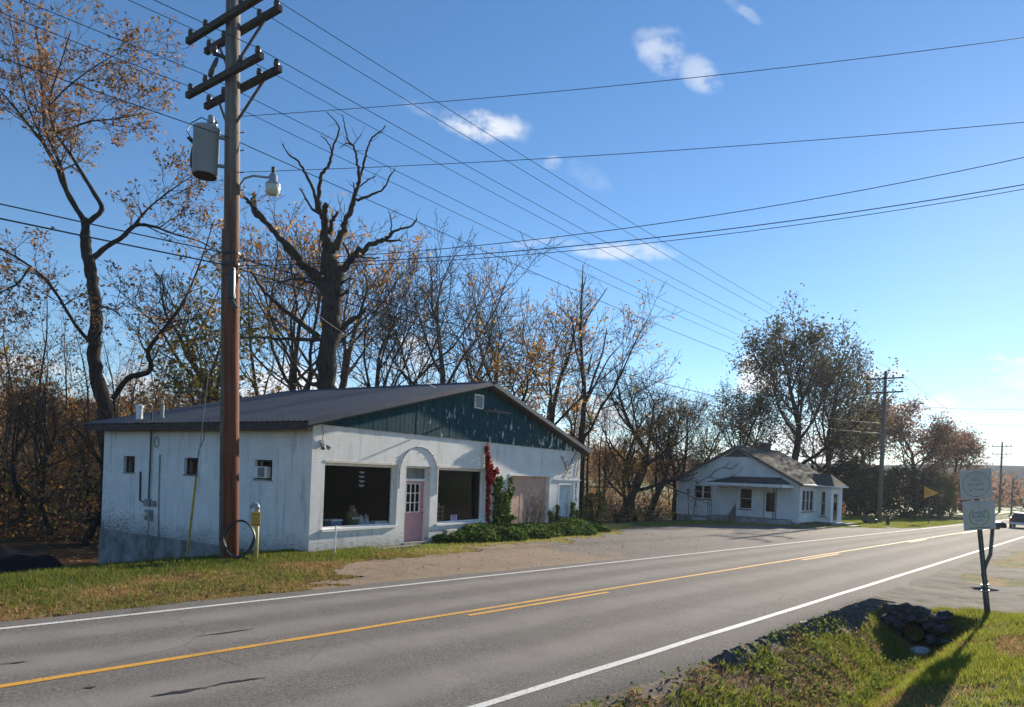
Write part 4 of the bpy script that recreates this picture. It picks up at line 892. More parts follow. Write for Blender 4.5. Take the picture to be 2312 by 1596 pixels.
# ------------------------------------------------------------ utility poles and lines
def pole_mat():
    m, t, b = newmat('pole_wood'); co = N(t, 'ShaderNodeTexCoord').outputs['Object']; sp = N(t, 'ShaderNodeSeparateXYZ'); t.links.new(co, sp.inputs[0])
    n1 = noise(t, vmath(t, 'MULTIPLY', co, (14, 14, .6)), 1.0, 6, .65); n2 = noise(t, vmath(t, 'MULTIPLY', co, (30, 30, 1.0)), 1.0, 4)
    red = mixc(t, maprange(t, n1, .3, .7), (.075, .022, .012), (.20, .068, .034)); grey = mixc(t, maprange(t, n1, .3, .7), (.10, .085, .07), (.24, .205, .17))
    k = math_n(t, 'ADD', sp.outputs[2], math_n(t, 'MULTIPLY', n1, 5.0)); c = mixc(t, maprange(t, k, 8.5, 14.5), red, grey)
    c = mixc(t, maprange(t, math_n(t, 'ADD', sp.outputs[0], math_n(t, 'MULTIPLY', math_n(t, 'SUBTRACT', n1, .5), .1)), -.09, -.14), c, (.20, .18, .14))  # grey strip down one side: weathered wood with the sky's sheen painted in
    c = mixc(t, maprange(t, n2, .60, .68, 0, .8), c, (.03, .022, .018)); t.links.new(c, b.inputs['Base Color']); b.inputs['Roughness'].default_value = .85
    bn = N(t, 'ShaderNodeBump'); bn.inputs['Strength'].default_value = .6; bn.inputs['Distance'].default_value = .015; t.links.new(n2, bn.inputs['Height']); t.links.new(bn.outputs[0], b.inputs['Normal'])
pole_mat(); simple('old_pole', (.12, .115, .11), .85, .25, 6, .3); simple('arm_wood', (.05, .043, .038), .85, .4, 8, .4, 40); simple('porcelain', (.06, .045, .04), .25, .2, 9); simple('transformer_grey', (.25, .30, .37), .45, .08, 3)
simple('cable_black', (.012, .012, .014), .5, .1, 3); simple('wire_alu', (.16, .16, .17), .5, .1, 3)
AU = Vector((UX, UY, 0)); AN = Vector((-UY, UX, 0))       # along the line, across it
def insulator(p, parent, s=1.0, m='porcelain'):
    MB().lathe([(.02 * s, 0), (.02 * s, .05 * s), (.075 * s, .06 * s), (.06 * s, .09 * s), (.075 * s, .11 * s), (.055 * s, .15 * s), (.06 * s, .19 * s), (.025 * s, .21 * s)], 8, Matrix.Translation(p)).build('insulator', m, parent, True)
PB = ghit(519, 1261); PT = P(522, 6, PB.y).z
TILT = -.034; PR = Matrix.Rotation(TILT, 4, 'Y')
pole = empty('utility_pole', PB, 0, 'tall red-brown wooden utility pole with four crossarms beside the shop', 'utility pole')
pole.rotation_euler = (0, TILT, 0)
def PW(v): return PB + PR.to_3x3() @ Vector(v)
Hh = PT - PB.z; zz = lambda py: P(521, py, PB.y).z - PB.z
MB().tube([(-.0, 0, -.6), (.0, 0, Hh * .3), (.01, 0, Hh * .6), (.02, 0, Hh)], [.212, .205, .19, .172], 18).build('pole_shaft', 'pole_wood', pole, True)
AH = 1.5; arms = []; AN1 = Vector((-cos(radians(34)), sin(radians(34)), 0)); AU1 = Vector((sin(radians(34)), cos(radians(34)), 0))
for py, off in ((56, 1), (56, -1), (183, 1), (188, -1)):
    z = zz(py); c = AU1 * (.26 * -off) + Vector((0, 0, z)); ca, cb = c - AN1 * AH * 1.05, c + AN1 * AH * 1.05
    o = MB().bar(ca, cb, .12, .15).build('crossarm', 'arm_wood', pole); arms.append((z, off, o))
    for f in (-.95, -.5, .5, .95): insulator(c + AN1 * AH * f + Vector((0, 0, .06)), o, 1.0)
    for f in (-.95, .95): MB().bar(c + AN1 * AH * f - AU1 * .12, c + AN1 * AH * f + AU1 * .12, .02).build('bolt', 'dark_metal', o)
    if off == -1: MB().bar(c + AN1 * -.95 + Vector((0, 0, -.08)), Vector((0, 0, z - 1.05)) - AN1 * .17, .035, .06).bar(c + AN1 * .95 + Vector((0, 0, -.08)), Vector((0, 0, z - 1.05)) + AN1 * .17, .035, .06).build('brace', 'arm_wood', o)
MB().bar((0, 0, zz(30)), AU * .0 + Vector((0, 0, zz(-30))), .05).build('lightning_rod', 'dark_metal', pole)
c = Vector((0, 0, zz(130))); MB().bar(c - Vector((.15, 0, 0)), c - Vector((.42, .1, -.05)), .07).build('cutout_bracket', 'dark_metal', pole); insulator(c + Vector((-.42, -.1, .0)), pole, 1.3)
MB().lathe([(.05, 0), (.07, .1), (.05, .45), (.03, .5)], 8, Matrix.Translation(c + Vector((-.5, -.15, -.55))) @ Matrix.Rotation(.4, 4, 'Y')).build('fuse_cutout', 'porcelain', pole, True)
for py in (300, 340, 390, 430, 580, 600): MB().tube([Vector((.22, -.02, zz(py))), Vector((.36, -.05, zz(py)))], .014, 5).build('pole_step', 'dark_metal', pole)
for py in (575, 600, 625): MB().lathe([(.225, 0), (.225, .05)], 16, Matrix.Translation((.005, 0, zz(py)))).build('band', 'dark_metal', pole)
MB().bevbox((.05, -.32, zz(680)), (.20, -.19, zz(610)), .02).bar((.1, -.25, zz(680)), (.22, -.25, zz(700)), .10).build('splice_box', 'black_rubber', pole)
MB().bar((-.19, -.13, 0), (-.155, -.12, zz(520)), .07, .05).build('cable_guard', 'weathered_wood', pole)
# transformer
tz0, tz1 = zz(402), zz(296); tr = empty('transformer', PW((-.62, -.12, tz0)), 0, 'grey cylindrical transformer hung on the left of the utility pole', 'transformer'); h_ = tz1 - tz0
MB().lathe([(.26, 0), (.31, .03), (.31, h_ - .06), (.325, h_ - .05), (.325, h_), (.24, h_ + .05), (.02, h_ + .07)], 24).build('tank', 'transformer_grey', tr, True)
MB().lathe([(.28, -.012), (.29, .01)], 24).build('base_rim', 'dark_wood', tr)
for dz in (.25, .85): MB().bar((.28, .04, dz * h_), (.46, .1, dz * h_), .10, .06).build('hanger', 'grey_metal', tr)
for dx, dy_ in ((.12, -.05), (.12, .12)): insulator(Vector((dx, dy_, h_ + .05)), tr, 1.3, 'transformer_grey')
for k in range(3): MB().lathe([(.03, 0), (.045, .04), (.03, .1)], 8, Matrix.Translation((-.33, -.1 + k * .1, h_ * .75)) @ Matrix.Rotation(-pi / 2, 4, 'Y')).build('bushing', 'porcelain', tr)
MB().tube([(-.36, 0, h_ * .75), (-.5, 0, h_ * .95), (-.46, .1, h_ * 1.15), (-.2, .1, h_ * 1.28), (.12, .05, h_ * 1.15)], .014, 5).tube([(-.36, .1, h_ * .75), (-.44, .1, h_ * .4), (-.40, .1, h_ * .2), (-.36, 0, h_ * .5)], .02, 5).build('lead_wire', 'cable_black', tr)
# street lamp
lampP = PW((.2, -.02, zz(440))); q = P(617, 405, PB.y - .1) - lampP
lm = empty('street_lamp', lampP, 0, 'street lamp on a curved arm on the right of the utility pole', 'street lamp')
MB().tube([(0, 0, 0), (.02, 0, .25), (.12, 0, .42), (.35, 0, .50), (.65, 0, .47), (q.x - .03, q.y, q.z + .05)], .028, 7).build('arm', 'grey_metal', lm, True)
MB().lathe([(.05, .12), (.06, .3), (.03, .32)], 8, Matrix.Translation(q)).build('photo_cell', 'dark_metal', lm)
MB().lathe([(.07, .14), (.10, .10), (.11, -.05), (.185, -.12), (.185, -.16)], 14, Matrix.Translation(q)).build('housing', 'transformer_grey', lm, True)
MB().lathe([(.185, -.16), (.175, -.27), (.14, -.38), (.05, -.41)], 14, Matrix.Translation(q)).build('lens', 'lamp_glass', lm, True)
# far poles of the line
P2 = P(1985, 1176, 62.5); P2.z = zxy(P2.x, P2.y)
def far_pole(base, ptop, label, arm_py, armw, name='utility_pole'):
    top = P(*ptop, base.y); e = empty(name, base, 0, label, 'utility pole', 'wooden utility poles along the road'); d = top - base
    MB().tube([(0, 0, -.5), d * .5, d], [.21, .18, .13], 10).build('pole_shaft', 'old_pole', e, True); tips = []
    for py in arm_py:
        f = (py - ptop[1]) / (P2_foot_y - ptop[1]); c = d * (1 - f); o = MB().bar(c - AN * armw + AU * -.2, c + AN * armw + AU * -.2, .10, .13).build('crossarm', 'arm_wood', e)
        for k in (-.93, -.45, .93): insulator(c + AN * armw * k + AU * -.2 + Vector((0, 0, .06)), o, 1.2)
        MB().bar(c - AN * armw * .55 - AU * .2, c * 1.0 - Vector((0, 0, .9)) , .05).bar(c + AN * armw * .55 - AU * .2, c - Vector((0, 0, .9)), .05).build('brace', 'arm_wood', o); tips.append(base + c)
    return e, tips
P2_foot_y = 1176
pole2, tips2 = far_pole(P2, (2000, 838), 'grey wooden utility pole with two crossarms on the lawn beyond the house', (855, 886), 1.55)
P3 = P(2256, 1163, 128.0); P3.z = zxy(P3.x, P3.y); P2_foot_y = 1163
pole3, tips3 = far_pole(P3, (2263, 998), 'most distant thin utility pole beyond the roadside signs', (1008, 1026), 1.55)
pp = P(2283, 1163, 125.0); pp.z = zxy(pp.x, pp.y)
e = empty('fence_post', pp, 0, 'plain wooden post standing right of the most distant pole', 'post'); MB().tube([(0, 0, -.3), (.05, 0, 3.4), (.1, 0, 6.6)], [.16, .15, .12], 8).build('post_shaft', 'old_pole', e); MB().bar((-.25, 0, 6.2), (.45, 0, 6.25), .08).build('crosspiece', 'old_pole', e)
# wires
def wire(name, a, b, sag, r, label, m='cable_black', n=22, group=None):
    a = Vector(a); b = Vector(b); L = (b - a).length; pts = []
    for i in range(n + 1):
        f = i / n; p = a.lerp(b, f); p.z -= sag * 4 * f * (1 - f); pts.append(p - a)
    e = MB().tube(pts, r, 5).build(name, m); e.location = a; return tag(e, label, 'cable', group)
back = -AU * 62.0
top_names = ['uppermost front', 'uppermost back', 'upper', 'fourth', 'fifth', 'lowest']
arms_w = []
for (z, off, o) in arms:
    c = PW(AU1 * (.26 * -off) + Vector((0, 0, z + .26)))
    arms_w.append(c)
sel = [(0, -.95), (0, .95), (1, -.5), (2, -.95), (2, .5), (3, .95)]
lab = ['outer road-side power line on the top crossarm', 'far-side power line on the top crossarm', 'inner power line on the second crossarm', 'road-side power line on the third crossarm', 'inner power line on the third crossarm', 'far-side power line on the lowest crossarm']
for i, (k, f) in enumerate(sel):
    a = arms_w[k] + AN1 * AH * f; tip = tips2[0 if k < 2 else 1] + AN * 1.55 * (f if abs(f) > .6 else f * .9) + Vector((0, 0, .25))
    wire('power_line', a, tip, .55, .009, lab[i] + ', running right to the next pole', group='power lines running along the road')
    wire('power_line', a + back, a, .9, .009, lab[i] + ', running left out of the picture', group='power lines running along the road')
    if i in (0, 1, 3, 5):
        t3 = tips3[0 if k < 2 else 1] + AN * 1.45 * f + Vector((0, 0, .25))
        wire('power_line', tip, t3, .9, .014, lab[i] + ', between the two distant poles', group='power lines running along the road')
# neutral and telephone cables
for py, py2, rr, nm in ((318, 915, .011, 'neutral wire'), (578, 955, .015, 'upper telephone cable'), (604, 978, .018, 'lower telephone cable')):
    a = PW((.0, -.2, zz(py))); b = P(1992, py2, P2.y); wire('telephone_cable' if py > 400 else 'neutral_wire', a, b, .9 if py > 400 else .6, rr, nm + ' running right from the big pole to the next pole')
    wire('telephone_cable' if py > 400 else 'neutral_wire', a + back, a, .9, rr, nm + ' running left from the big pole out of the picture')
# spans crossing the road to the right
for (py, rx, ry_, sag, rr, lb_) in ((262, 2312, 55, .35, .008, 'uppermost cable crossing the sky to the right edge'), (388, 2312, 250, .3, .008, 'second cable crossing the sky to the right edge'),
                                 (590, 2312, 278, .9, .009, 'third cable crossing the sky to the right edge'), (600, 2312, 352, .75, .011, 'upper of the paired low cables crossing to the right edge'), (606, 2312, 358, .8, .008, 'lower of the paired low cables crossing to the right edge')):
    a = PW((.2, 0, zz(py))); e1 = P(rx, ry_, 15.2); b = a + (e1 - a) * 1.45; wire('service_cable', a, b, sag, rr, lb_, n=30)
# service drop to the shop roof
b = S2W(6.2, .6, rz(6.2) + .12); wire('service_drop', PW((0, .2, zz(560))), b, .25, .006, 'thin pale service cable dropping from the pole to the shop roof', 'wire_alu')
wire('service_drop', PW((-.1, .1, zz(600))), S2W(-.06, 7.9, 4.15), .3, .012, 'dark service cable dropping to the mast on the shop side wall')
wire('road_wire', P(2080, 918, 85), P(2400, 922, 60), .2, .015, 'thin wire low in the sky at the right edge'); wire('road_wire', P(2100, 948, 85), P(2400, 962, 60), .2, .015, 'thin lower wire in the sky at the right edge')
# guy wire with yellow guard
ga = S2W(-1.4, 4.6, 0); ga.z = zxy(ga.x, ga.y); ga = P(420, 1228, 20.6); gt = PW((-.1, .1, zz(440))); ga.z = zxy(ga.x, ga.y)
g0 = ga.copy(); gy = empty('guy_wire', g0, 0, 'guy wire with a leaning yellow guard beside the utility pole', 'guy wire'); d = gt - g0
simple('guard_yellow', (.50, .36, .05), .6, .2, 5); MB().tube([d * -.02, d], .009, 5).build('wire', 'wire_alu', gy); MB().tube([d * .02, d * .13, d * .29], .034, 8).build('guard', 'guard_yellow', gy)
MB().tube([d * -.03, d * .02], .03, 6).build('anchor_rod', 'dark_metal', gy)

# ------------------------------------------------------------ small roadside things
# coil of black pipe leaning on the pole
cc = P(541, 1216, PB.y - .42); rw, rh = .33, .43; base_z = zxy(cc.x, cc.y)
co_ = empty('pipe_coil', (cc.x, cc.y, base_z), .15, 'coil of black pipe hung against the foot of the utility pole', 'pipe coil')
for k in range(3):
    MB().tube([((rw + .012 * k) * cos(a) + .02 * sin(3 * a + k), -.04 * k + .03 * sin(2 * a + k) + .12 * sin(a), cc.z - base_z + (rh + .012 * k) * sin(a)) for a in np.linspace(0, 2 * pi, 33)], .021, 7, False).build('loop', 'black_rubber', co_, True)
MB().tube([(0, 0, .02 + max(0, cc.z - base_z - rh)), (.3, -.05, .03), (.55, -.1, .02)], .02, 6).build('loose_end', 'black_rubber', co_)
# yellow pipeline marker with vent hood
pm = ghit(577, 1263); mk = empty('pipeline_marker', pm, -.15, 'yellow pipeline marker post with warning plate and curved vent cap', 'marker post')
simple('marker_yellow', (.58, .36, .05), .55, .12, 5); simple('marker_post', (.50, .40, .16), .6, .2, 6); simple('marker_print', (.35, .14, .02), .6, .1, 5)
hz = P(577, 1150, pm.y).z - pm.z
MB().tube([(0, 0, -.2), (0, 0, hz)], .058, 12).build('post', 'marker_post', mk, True)
MB().tube([(0, 0, hz), (.0, 0, hz + .06), (-.02, -.01, hz + .11), (-.08, -.03, hz + .13), (-.13, -.05, hz + .08), (-.14, -.05, hz + .03)], [.055, .06, .062, .06, .055, .055], 10).build('vent_hood', 'transformer_grey', mk, True)
MB().bevbox((-.13, -.075, hz - .42), (.13, -.062, hz - .06), .006).build('plate', 'marker_yellow', mk)
box('print_bar', (-.12, -.080, hz - .14), (.12, -.0755, hz - .10), 'marker_print', mk); box('print_bar', (-.12, -.080, hz - .40), (.12, -.0755, hz - .37), 'marker_print', mk)
text_obj('lettering', 'WARNING', .05, Matrix.Translation((0, -.078, hz - .20)) @ Matrix.Rotation(pi / 2, 4, 'X'), 'marker_print', mk, .001)
for k in range(3): box('print_line', (-.09, -.079, hz - .26 - k * .035), (.09, -.0755, hz - .25 - k * .035), 'marker_print', mk)
# dark mound
mm = P(-15, 1288, 25.0); mm.z = zxy(mm.x, mm.y)
V = []; F = []; n1_, n2_ = 22, 9
for i in range(n2_ + 1):
    for j in range(n1_):
        a = 2 * pi * j / n1_; f = i / n2_; R = (1 - f ** 1.3) * (1 + .25 * float(vnoise(3 * cos(a) + 9, 3 * sin(a) + f * 3, 61))); V.append((2.3 * R * cos(a), 1.3 * R * sin(a), .8 * sin(f * pi / 2) * (.75 + .5 * float(vnoise(3 * R * cos(a) + 5, 3 * R * sin(a), 62))) - .05))
for i in range(n2_):
    for j in range(n1_): F.append((i * n1_ + j, i * n1_ + (j + 1) % n1_, (i + 1) * n1_ + (j + 1) % n1_, (i + 1) * n1_ + j))
me_ = bpy.data.meshes.new('tarp_mound'); me_.from_pydata(V, [], F); simple('tarp_black', (.012, .013, .018), .9, .3, 3, .4, 8, spec=.1); mo = link_mesh('tarp_mound', me_, 'tarp_black'); mo.location = mm; tag(mo, 'low black mound in the shade at the left edge below the verge', 'mound')
for p in me_.polygons: p.use_smooth = True
# culvert with stacked stones
cs, ct = 15.95, 3.05; cx, cy = xy(cs, ct); cz = float(zbase(cs)) - .52
cv = empty('culvert', (cx, cy, cz), pi / 2 - TH, 'black corrugated culvert pipe opening into the ditch', 'culvert')
prof = []
for k in range(24): prof.append((.20 + .015 * (k % 2), k * .07))
mb = MB(); nn = 20
vs = [Vector((z, r * cos(2 * pi * j / nn), r * sin(2 * pi * j / nn) + .14)) for r, z in prof for j in range(nn)]; mb.add(vs, [(i * nn + j, i * nn + (j + 1) % nn, (i + 1) * nn + (j + 1) % nn, (i + 1) * nn + j) for i in range(23) for j in range(nn)])
mb.build('pipe', 'black_rubber', cv, True)
simple('stone_grey', (.07, .07, .072), .95, .45, 5, .8, 25, spec=.15); simple('stone_pale', (.36, .35, .33), .9, .25, 5, .5, 20)
def rock(name, loc, sx, sy, sz, seed, m, label, group):
    bm = bmesh.new(); bmesh.ops.create_icosphere(bm, subdivisions=2, radius=1.0); rr = random.Random(seed)
    o3 = Vector((rr.uniform(0, 9), rr.uniform(0, 9), 0))
    for v in bm.verts:
        c_ = v.co.copy(); m_ = max(abs(c_.x), abs(c_.y), abs(c_.z)); c_ = c_.lerp(c_ / m_, .75); c_ *= .65 + .6 * float(vnoise(c_.x * 1.7 + o3.x, c_.y * 1.7 + c_.z * 2.3 + o3.y, seed)); v.co = Vector((c_.x * sx, c_.y * sy, c_.z * sz))
    me = bpy.data.meshes.new(name); bm.to_mesh(me); bm.free(); o = link_mesh(name, me, m); o.location = loc; o.rotation_euler = (rr.uniform(-.2, .2), rr.uniform(-.2, .2), rr.uniform(0, 6.3))
    return tag(o, label, 'stone', group)
rnd_s = random.Random(3)
spots = []
for R_, n_ in ((.30, 6), (.47, 8), (.60, 5)):
    for k in range(n_): a = radians(-8 + 196 * (k + rnd_s.uniform(-.2, .2)) / (n_ - 1)); spots.append((rnd_s.uniform(-.06, .06) + (R_ - .3) * .25, R_ * 1.15 * cos(a), .12 + min(.46, R_ * sin(a))))
for i, (a, b, c_) in enumerate(spots):
    x_, y_ = xy(cs + .10 + a, ct + b); rock('culvert_stone', (x_, y_, cz + c_), .13, rnd_s.uniform(.13, .19), rnd_s.uniform(.08, .11), i + 5, 'stone_grey', 'grey stone in the rough wall stacked round the culvert mouth', 'stones stacked round the culvert')
for i, (s_, t_, r_) in enumerate(((15.3, 2.8, .14), (15.0, 2.72, .09))): x_, y_ = xy(s_, t_); rock('ditch_stone', (x_, y_, zxy(x_, y_) + .05), r_ * 1.2, r_, r_ * .7, 40 + i, 'stone_pale', ('larger pale loose stone lying in the ditch before the culvert', 'smaller pale loose stone lying in the ditch before the culvert')[i], None)
# leaning sign post with two square panels
sb_ = ghit(2232, 1391); SY = sb_.y; top = P(2199, 1056, SY - .15); sg = empty('sign_post', sb_, 0, 'leaning steel post carrying two faded white square signs', 'sign')
d = top - sb_; dl = d.length; dn = d.normalized()
right = Vector((cos(radians(-8)), sin(radians(-8)), 0)); right = (right - dn * right.dot(dn)).normalized(); nrm = right.cross(dn).normalized()  # toward camera
if nrm.y > 0: nrm = -nrm
BM = Matrix((( right.x, dn.x, nrm.x, 0), (right.y, dn.y, nrm.y, 0), (right.z, dn.z, nrm.z, 0), (0, 0, 0, 1)))   # local x right, y up the post, z to viewer
simple('post_steel', (.055, .06, .06), .5, .25, 10); simple('sign_white', (.56, .50, .49), .45, .06, 3); simple('sign_back', (.3, .3, .3), .5, .1, 3)
def SP(mb, name, m, par): o = mb.build(name, m, par); o.data.transform(BM); return o
ps = MB(); ps.box((-.042, -.5, -.03), (-.03, dl * .86, .0)).box((.03, -.5, -.03), (.042, dl * .86, .0)).box((-.03, -.5, -.012), (.03, dl * .86, .0)); post = SP(ps, 'channel_post', 'post_steel', sg)
for k in range(34): SP(MB().box((-.007, .25 + k * .05, .001), (.007, .264 + k * .05, .004)), 'hole', 'sign_white', post)
ps2 = MB().box((-.045, -.1, -.06), (.045, .62, -.032)); SP(ps2, 'base_channel', 'post_steel', sg)
for k in (.50, .62): SP(MB().box((-.07, k, -.07), (.07, k + .025, .012)), 'clamp', 'grey_metal', sg)
pxm = FPX / SY; u_ = lambda px: px / pxm
yA0, yA1 = dl - u_(70), dl - u_(4); yB0, yB1 = dl - u_(140), dl - u_(74)
simple('sign_red', (.36, .17, .19), .5, .1, 4); simple('sign_green', (.34, .40, .12), .5, .1, 4); simple('sign_navy', (.08, .12, .17), .5, .1, 4); simple('sign_grey', (.40, .42, .44), .5, .1, 4); simple('sign_inner', (.60, .62, .58), .5, .06, 4)
def panel(yc, w, h, name, rot):
    R = Matrix.Translation((0, yc, 0)) @ Matrix.Rotation(rot, 4, 'Z')
    o = MB().bevbox((-w / 2, -h / 2, .012), (w / 2, h / 2, .018), .0028).build(name, 'sign_white', sg); o.data.transform(BM @ R); return o, BM @ R
wq = u_(66); o1, M1 = panel((yA0 + yA1) / 2, wq, u_(66), 'round_logo_panel', radians(-2)); o2, M2 = panel((yB0 + yB1) / 2, wq * 1.0, u_(66), 'wreath_logo_panel', radians(-2))
for bx_, by_ in ((0, .26), (0, -.26)):
    for o_, M_ in ((o1, M1), (o2, M2)): b_ = MB().lathe([(.009, .018), (.009, .024), (.002, .026)], 6, Matrix.Translation((bx_, by_, 0))).build('bolt', 'grey_metal', o_); b_.data.transform(M_)
def ring(o, M, r0, r1, m, a0=0, a1=2 * pi, z=.0195, cx_=0, cy_=0, n=40):
    mb = MB(); v = []
    for i in range(n + 1):
        a = a0 + (a1 - a0) * i / n; v += [(cx_ + r0 * cos(a), cy_ + r0 * sin(a), z), (cx_ + r1 * cos(a), cy_ + r1 * sin(a), z)]
    mb.add(v, [(2 * i, 2 * i + 1, 2 * i + 3, 2 * i + 2) for i in range(n)]); q_ = mb.build('logo_ring', m, o); q_.data.transform(M); return q_
R1 = wq * .43; ring(o1, M1, R1 * .95, R1, 'sign_red'); ring(o1, M1, R1 * .63, R1 * .66, 'sign_grey'); 
for k, (w, f) in enumerate((('BIG', 'sign_red'), ('RIVERS', 'sign_red'), ('in Town', 'sign_navy'))):
    text_obj('lettering', w, (.115, .095, .08)[k], M1 @ Matrix.Translation((0, .10 - .105 * k, .0195)), f, o1, .0004)
for k in range(9):
    a = radians(150 - k * 15); text_obj('lettering', 'SUPPORTED'[k], .05, M1 @ Matrix.Translation((cos(a) * R1 * .8, sin(a) * R1 * .8, .0195)) @ Matrix.Rotation(a - pi / 2, 4, 'Z'), 'sign_red', o1, .0004)
for k in range(3): a = radians(255 + k * 15); text_obj('lettering', 'USA'[k], .04, M1 @ Matrix.Translation((cos(a) * R1 * .8, sin(a) * R1 * .8, .0195)) @ Matrix.Rotation(a + pi / 2, 4, 'Z'), 'sign_grey', o1, .0004)
ring(o2, M2, .165, .19, 'sign_green', radians(125), radians(262), cy_=-.03); ring(o2, M2, .165, .19, 'sign_green', radians(278), radians(415), cy_=-.03)
for k in range(7):
    for sg_ in (-1, 1):
        a = radians(270 + sg_ * (25 + k * 18)); lf = MB().add([(0, 0, .0205), (.012, .02, .0205), (0, .045, .0205), (-.012, .02, .0205)], [(0, 1, 2, 3)]).build('wreath_leaf', 'sign_green', o2); lf.data.transform(M2 @ Matrix.Translation((cos(a) * .178, sin(a) * .178 - .03, 0)) @ Matrix.Rotation(a - pi / 2 + sg_ * 1.2, 4, 'Z'))
for k, (w, s_) in enumerate((('SWEET', .085), ('RURAL', .092), ('SHADE', .05))): text_obj('lettering', w, s_, M2 @ Matrix.Translation((0, .045 - .075 * k, .0195)), 'sign_navy', o2, .0004)
q_ = MB().box((-.2, -u_(29), .0185), (.2, -u_(27.5), .0195)).build('print_line', 'sign_navy', o2); q_.data.transform(M2)
q_ = MB().box((-.006, .10, .0185), (.006, .24, .0195)).build('stem', 'sign_green', o2); q_.data.transform(M2)
# mailbox on a bent post
mb0 = P(2216, 1284, 21.8); mb0.z = zxy(mb0.x, mb0.y); ml = empty('mailbox', mb0, 0, 'grey mailbox on a bent wooden post behind the leaning sign', 'mailbox'); mt_ = P(2241, 1194, 21.8) - mb0; k1 = P(2236, 1252, 21.8) - mb0
MB().tube([(0, 0, -.2), k1 * .5, k1, (k1 + mt_) * .5, mt_], [.055] * 5, 8).build('post', 'weathered_wood', ml)
MB().bevbox((mt_.x - .16, mt_.y - .25, mt_.z), (mt_.x + .06, mt_.y + .25, mt_.z + .05), .01).build('shelf', 'weathered_wood', ml)
bxp = [(mt_.x - .08, mt_.y - .26, mt_.z + .05), (mt_.x + .26, mt_.y - .26, mt_.z + .05), (mt_.x + .26, mt_.y - .26, mt_.z + .16)] + [(mt_.x + .09 + .17 * cos(a), mt_.y - .26, mt_.z + .16 + .08 * sin(a)) for a in np.linspace(0, pi, 9)][1:-1] + [(mt_.x - .08, mt_.y - .26, mt_.z + .16)]
bd = MB().prism(bxp, (0, .5, 0)).build('box_body', 'grey_metal', ml); box('door_lip', (mt_.x - .06, mt_.y - .275, mt_.z + .06), (mt_.x + .24, mt_.y - .262, mt_.z + .20), 'dark_metal', bd)
# yellow pennant sign
yb = P(2097, 1161, 64.0); yb.z = zxy(yb.x, yb.y); yp = empty('pennant_sign', yb, 0, 'orange-yellow pennant no-passing sign on a post beyond the house', 'sign'); ya = P(2086, 1098, 64.0) - yb; yc = P(2086, 1125, 64.0) - yb; yt = P(2119, 1113, 64.0) - yb
simple('pennant', (.70, .33, .03), .5, .1, 4); MB().tube([(0, 0, -.3), (0, 0, ya.z)], .04, 6).build('post', 'post_steel', yp); pn = MB().prism([(ya.x, -.06, ya.z), (yt.x, -.06, yt.z), (yc.x, -.06, yc.z)], (0, .01, 0)).build('pennant', 'pennant', yp)
for k, w in enumerate(('NO', 'PASSING', 'ZONE')): text_obj('lettering', w, .20, Matrix.Translation((ya.x + .06, -.064, ya.z - .32 - .2 * k)) @ Matrix.Rotation(pi / 2, 4, 'X'), 'dark_metal', pn, .002, 'LEFT', .8)
# tipped green cart and stump on the lawn
gb = P(1962, 1181, 58.0); gb.z = zxy(gb.x, gb.y); simple('cart_green', (.035, .06, .05), .6, .3, 4)
gc = empty('garden_cart', gb, .1, 'dark green tipped garden cart lying on the lawn', 'garden cart')
MB().prism([(-.85, -.3, .68), (.15, -.3, .55), (.42, -.3, .12), (-.25, -.3, .02)], (0, .65, 0)).build('tray', 'cart_green', gc); MB().tube([(.3, -.25, .3), (.9, -.25, .12)], .035, 6).tube([(.3, .3, .3), (.9, .3, .12)], .035, 6).build('handle', 'cart_green', gc)
MB().lathe([(.05, -.05), (.17, -.05), (.19, 0), (.17, .05), (.05, .05)], 12, Matrix.Translation((.6, .0, .18)) @ Matrix.Rotation(pi / 2, 4, 'X')).build('wheel', 'black_rubber', gc); MB().bar((-.25, -.2, .05), (-.45, -.2, -.02), .05).bar((-.25, .25, .05), (-.45, .25, -.02), .05).build('leg', 'cart_green', gc)
sp_ = P(2004, 1183, 57.0); sp_.z = zxy(sp_.x, sp_.y); sm_ = empty('lawn_post', sp_, 0, 'short dark post standing on the lawn near the road', 'post')
MB().tube([(0, 0, -.1), (.02, 0, .4), (.0, 0, .85)], [.16, .13, .12], 8).build('stump', 'dark_wood', sm_); MB().bevbox((-.05, -.12, .35), (.3, .12, .6), .02).build('side_box', 'dark_metal', sm_)
# car leaving on the near lane
sc_, tc_ = 80.0, 6.55; cx, cy = xy(sc_, tc_); car = empty('car', (cx, cy, float(zroad(sc_, tc_))), pi / 2 - TH, 'dark car driving away at the right edge of the road', 'car')
simple('car_paint', (.05, .05, .06), .25, .05, 3); simple('tail_red', (.45, .015, .015), .3, .05, 3); simple('tyre', (.02, .02, .02), .8, .1, 5)
bd = MB().prism([(-2.2, -.88, .35), (2.2, -.88, .35), (2.25, -.88, .75), (1.2, -.88, .95), (-2.1, -.88, 1.0), (-2.25, -.88, .7)], (0, 1.76, 0)).build('body', 'car_paint', car)
MB().add([(-1.9, -.78, .98), (.95, -.78, .98), (.95, .78, .98), (-1.9, .78, .98), (-1.2, -.62, 1.45), (.2, -.62, 1.45), (.2, .62, 1.45), (-1.2, .62, 1.45)], [(0, 1, 5, 4), (1, 2, 6, 5), (2, 3, 7, 6), (3, 0, 4, 7), (4, 5, 6, 7)]).build('cabin', 'dark_metal', car)
